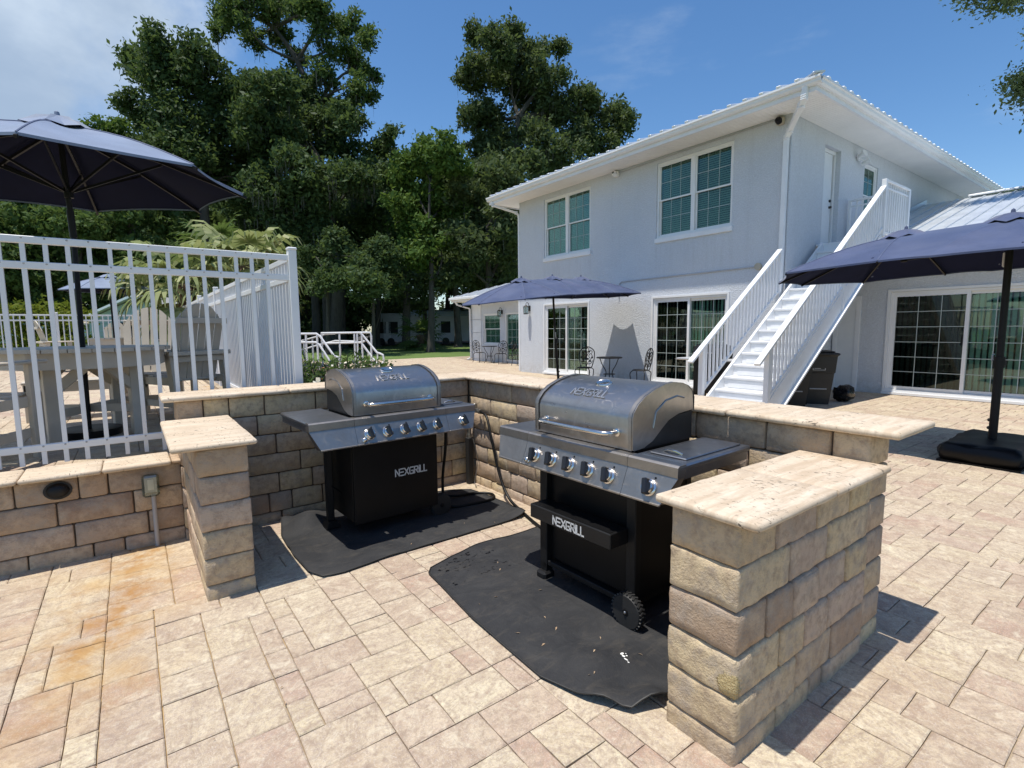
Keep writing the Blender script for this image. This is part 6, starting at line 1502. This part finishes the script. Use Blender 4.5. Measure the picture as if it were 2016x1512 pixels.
# a tree out of frame reaching in at the upper right corner
tree('overhanging_tree', 'leafy branch tips reaching into the upper right corner', 13, [(1910, -24, 15), (1945, -20, 20), (1985, -8, 20), (2040, -40, 40), (2026, 172, 26), (2075, 150, 42), (2150, 20, 80), (2120, 190, 45), (2190, 130, 80)], MAT['leafo'], .045, 3.2, [(2330, 690), (2300, 400), (2200, 140)], 6, 0, thick=.25)

# fan palms behind the side fence
def frond(b, o, az, el, stalk, fan, nseg=15, droop=.5):
    """stalk then a pleated fan whose tips hang"""
    d = Vector((math.cos(az)*math.cos(el), math.sin(az)*math.cos(el), math.sin(el))); side = d.cross(Vector((0, 0, 1))).normalized(); up = side.cross(d)
    hub = o+d*stalk+Vector((0, 0, -.12*stalk)); b.bar(o, hub, .022, .012)
    for k in range(nseg):
        a = (k/(nseg-1)-.5)*R(215); dr = (d*math.cos(a)+side*math.sin(a)).normalized(); L = fan*(1-.25*abs(a)/R(107))*rng.uniform(.85, 1.1); w = fan*.055
        prev = hub; pw = w*.35; dd = dr+up*rng.uniform(-.05, .15)
        for s in range(4):
            dd = (dd+Vector((0, 0, -droop*(.10+.42*s*s/4)))).normalized(); nx = prev+dd*L/4; nw = (w, w*.95, w*.55, w*.08)[s]; sd = dd.cross(up)
            sd = sd.normalized() if sd.length > 1e-4 else side
            b.add([prev-sd*pw, prev+sd*pw, nx+sd*nw, nx-sd*nw], [(0, 1, 2, 3)]); prev = nx; pw = nw
def palm(label, base, h, n, stalk, fan, mt, tr=.17, droop=.5, grp='fan palms'):
    t = thing('fan_palm', label, 'palm', base, 0, grp); o = Vector(base); c = o+Vector((0, 0, h))
    b = MB(); b.tube([o, o.lerp(c, .5), c], [tr*1.1, tr, tr*1.15], 12); b.obj('trunk', MAT['palmbark'], t)
    b = MB()
    for k in range(150):      # dry leaf bases clothing the trunk
        a = rng.uniform(0, 2*PI); z = h*rng.uniform(.25, .99); p = o+Vector((math.cos(a)*tr, math.sin(a)*tr, z)); q = p+Vector((math.cos(a)*rng.uniform(.06, .2), math.sin(a)*rng.uniform(.06, .2), rng.uniform(-.22, .12))); b.bar(p, q, .05, .015)
    x = b.obj('leaf_bases', MAT['palmbark'], t); x['kind'] = 'stuff'
    for k in range(n):
        az = k*2.39996+rng.uniform(-.2, .2); el = R(60-105*(k/n)**.75+rng.uniform(-8, 8)); b = MB(); frond(b, c, az, el, stalk*rng.uniform(.85, 1.15), fan*rng.uniform(.9, 1.1), droop=droop); b.obj('frond', mt, t)
    return t
def gpos(px, D, z=0): p = at(px, 660, D); return (p.x, p.y, z)
palm('large fan palm with drooping pale fronds behind the fence, left of the pair', gpos(372, 13.8), 2.75, 38, 1.0, 1.0, MAT['palm'], droop=1.25); palm('large fan palm behind the fence corner, right of the pair', gpos(488, 15.0), 3.35, 40, 1.0, 1.05, MAT['palm'], droop=1.25)
palm('small fan palm between the two big palms, its spiky top highest', gpos(440, 17.5), 4.3, 22, .75, .8, MAT['palmg'])
palm('low bright fan palm on the lawn in front of the camper', gpos(828, 39), 1.1, 22, 1.3, 1.25, MAT['palmg'], .2, .35); palm('thin fan palm with a drooping tuft among the dark trunks', gpos(800, 45), 6.2, 12, 1.1, 1.2, MAT['palmg'], .16, .7)

# planting between the stone wall and the ramp
bed = MB().box((1.34, 4.68, -.02), (6.2, 8.6, .03)).obj('planting_bed', MAT['mulch']); tag(bed, 'planting bed behind the long stone wall', kind='structure')
def shrub(label, px, D, w, h, mt, leaf, n, flowers=None, grp=None, gz=0.0, name='shrub', pt=None):
    p = Vector(gpos(px, D, gz)) if pt is None else Vector(pt); t = thing(name, label, 'shrub', p, 0, grp); L = []; b = MB()
    for k in range(n):
        a = rng.uniform(0, 2*PI); r_ = w*math.sqrt(rng.random()); hh = h*rng.uniform(.65, 1.0); q = Vector((r_*math.cos(a)*.5, r_*math.sin(a)*.5, 0)); e = Vector((r_*math.cos(a), r_*math.sin(a), hh)); b.tube([q, q.lerp(e, .5)+Vector((0, 0, .05)), e], [.008, .006, .003], 5)
        m_ = 26; tt = nrng.uniform(.25, 1.03, m_); L.append(np.array(q)[None]*(1-tt)[:, None]+np.array(e)[None]*tt[:, None]+nrng.normal(size=(m_, 3))*leaf*1.3)
    b.obj('stems', MAT['bark'], t, True); put('foliage', quads_mesh('foliage', leaf_quads(np.concatenate(L), leaf, .6, .4), mt), t)
    for k, (fm, cnt) in enumerate(flowers or []):
        P_ = np.concatenate(L); pick = P_[nrng.choice(len(P_), cnt)]; put('blossom', quads_mesh('blossom', leaf_quads(pick+np.array([0, 0, leaf*.5]), leaf*.75, .8, .8), fm), t)['kind'] = 'stuff'
    return t
GS = 'low flowering shrubs behind the wall'
shrub('low shrub with white blossoms and orange tips, next to the white corner post', 603, 7.0, .46, 1.14, MAT['leafm'], .036, 64, [(MAT['petal'], 50), (MAT['rusty'], 22)], GS)
shrub('low leafy shrub behind the left side of the corner grill hood', 648, 7.2, .48, 1.20, MAT['leafm'], .036, 64, [(MAT['petal'], 46)], GS)
shrub('low white-flowered shrub under the sloping white handrail', 700, 7.8, .48, 1.12, MAT['leafm'], .036, 56, [(MAT['petal'], 60)], GS)
shrub('small sprig of shrub right of the white handrail loop', 752, 8.2, .36, 1.02, MAT['leafm'], .036, 36, [(MAT['petal'], 20)], GS)
GH = 'yellow-green hedge shrubs behind the far fence'
for px, lab in ((20, 'yellow-green hedge shrub at the left edge behind the far fence'), (75, 'yellow-green hedge shrub, second from the left edge'), (130, 'yellow-green hedge shrub just left of the umbrella pole')):
    p = gpos(px, 21.5); tree('hedge_shrub', lab, 21.5, [(px-22, 625, 20), (px+18, 622, 20), (px, 660, 26), (px-25, 690, 26), (px+22, 690, 26)], MAT['leafy'], .085, 1.0, None, 0, 0, group=GH, rootpx=px, gz=0.0)

# ------------------------------------------------------------------ buildings and campers far behind
def gable(name, label, px0, px1, D, zw, ridge, mt, roofm, depth=7, cat='building'):
    a = Vector(gpos(px0, D)); c = Vector(gpos(px1, D)); u = (c-a).normalized(); v = Vector((-u.y, u.x, 0)); v = v if v.dot(_F0) > 0 else -v; L = (c-a).length
    t = thing(name, label, cat, a); P = lambda s, d, z: a+u*s+v*d+Vector((0, 0, z))
    b = MB(); poly = [(0, 0), (L, 0), (L, zw), (L*.5, ridge), (0, zw)]
    b.add([P(s, 0, z) for s, z in poly]+[P(s, depth, z) for s, z in poly], [(4, 3, 2, 1, 0), (5, 6, 7, 8, 9), (0, 1, 6, 5), (1, 2, 7, 6), (4, 0, 5, 9)]); b.obj('wall', mt, t)
    for k in range(int(zw/.22)): MB().bar(P(0, -.02, .2+.22*k), P(L, -.02, .2+.22*k), .03, .02).obj('siding_board', mt, t)
    b = MB()
    for (s0, z0, s1, z1) in ((-.3, zw-.09, L*.5, ridge+.05), (L*.5, ridge+.05, L+.3, zw-.09)): b.add([P(s0, -.35, z0), P(s1, -.35, z1), P(s1, depth+.3, z1), P(s0, depth+.3, z0)]+[P(s0, -.35, z0+.12), P(s1, -.35, z1+.12), P(s1, depth+.3, z1+.12), P(s0, depth+.3, z0+.12)], [(0, 3, 2, 1), (4, 5, 6, 7), (0, 1, 5, 4), (1, 2, 6, 5), (2, 3, 7, 6), (3, 0, 4, 7)])
    b.obj('roof', roofm, t); w = MB()
    for s in (.25, .6): w.bar(P(L*s, -.03, 1.5), P(L*s+1.0, -.03, 1.5), .03, 1.0)
    w.obj('window', MAT['dark'], t); return t
gable('shed', 'pale teal gabled building half hidden behind the far blue umbrella', 178, 372, 27, 2.2, 3.25, MAT['teal'], MAT['ribend'])
gable('shed', 'low brown-roofed building behind the yellow-green hedge at left', -140, 170, 30, 2.0, 2.7, MAT['teal'], MAT['beige'])
def camper(label, px0, px1, D, h, mt, rmt, rnd):
    a = Vector(gpos(px0, D)); c = Vector(gpos(px1, D)); u = (c-a).normalized(); v = Vector((-u.y, u.x, 0)); v = v if v.dot(_F0) > 0 else -v; L = (c-a).length; W_ = 2.5
    t = thing('camper_trailer', label, 'camper', a, 0, 'parked campers among the trees'); P = lambda s, d, z: a+u*s+v*d+Vector((0, 0, z))
    sec = [(0, .35), (0, h-rnd), (rnd*.3, h-rnd*.3), (rnd, h), (W_-rnd, h), (W_-rnd*.3, h-rnd*.3), (W_, h-rnd), (W_, .35)]; n = len(sec)
    MB().add([P(0, d, z) for d, z in sec]+[P(L, d, z) for d, z in sec], [tuple(range(n)), tuple(range(2*n-1, n-1, -1))]+[(i, n+i, n+(i+1) % n, (i+1) % n) for i in range(n)]).obj('body', mt, t)
    MB().add([P(-.03, d, z) for d, z in ((-.03, h-rnd-.1), (rnd*.3-.02, h-rnd*.3+.02), (rnd, h+.03))]+[P(L+.03, d, z) for d, z in ((-.03, h-rnd-.1), (rnd*.3-.02, h-rnd*.3+.02), (rnd, h+.03))], [(0, 3, 4, 1), (1, 4, 5, 2)]).obj('roof', rmt, t)
    for s in (.16, .55):
        w = MB().bar(P(L*s, -.02, 1.7), P(L*s+.9, -.02, 1.7), .03, 1.1).obj('window', MAT['dark'], t)
    MB().bar(P(L*.38, -.02, 1.35), P(L*.38+.7, -.02, 1.35), .03, 1.8).obj('door', MAT['white'], t)
    for s in (.3, .62): MB().cyl(P(L*s, -.04, .35), .35, .2, 18, v).obj('wheel', MAT['rubber'], t)
    return t
camper('boxy white trailer with one window, partly behind the flared trunk', 733, 792, 50, 3.05, MAT['campw'], MAT['campw'], .12)
camper('long pale camper with a bluish rounded roof among the trunks', 800, 925, 50, 3.35, MAT['campw'], MAT['campb'], .5)
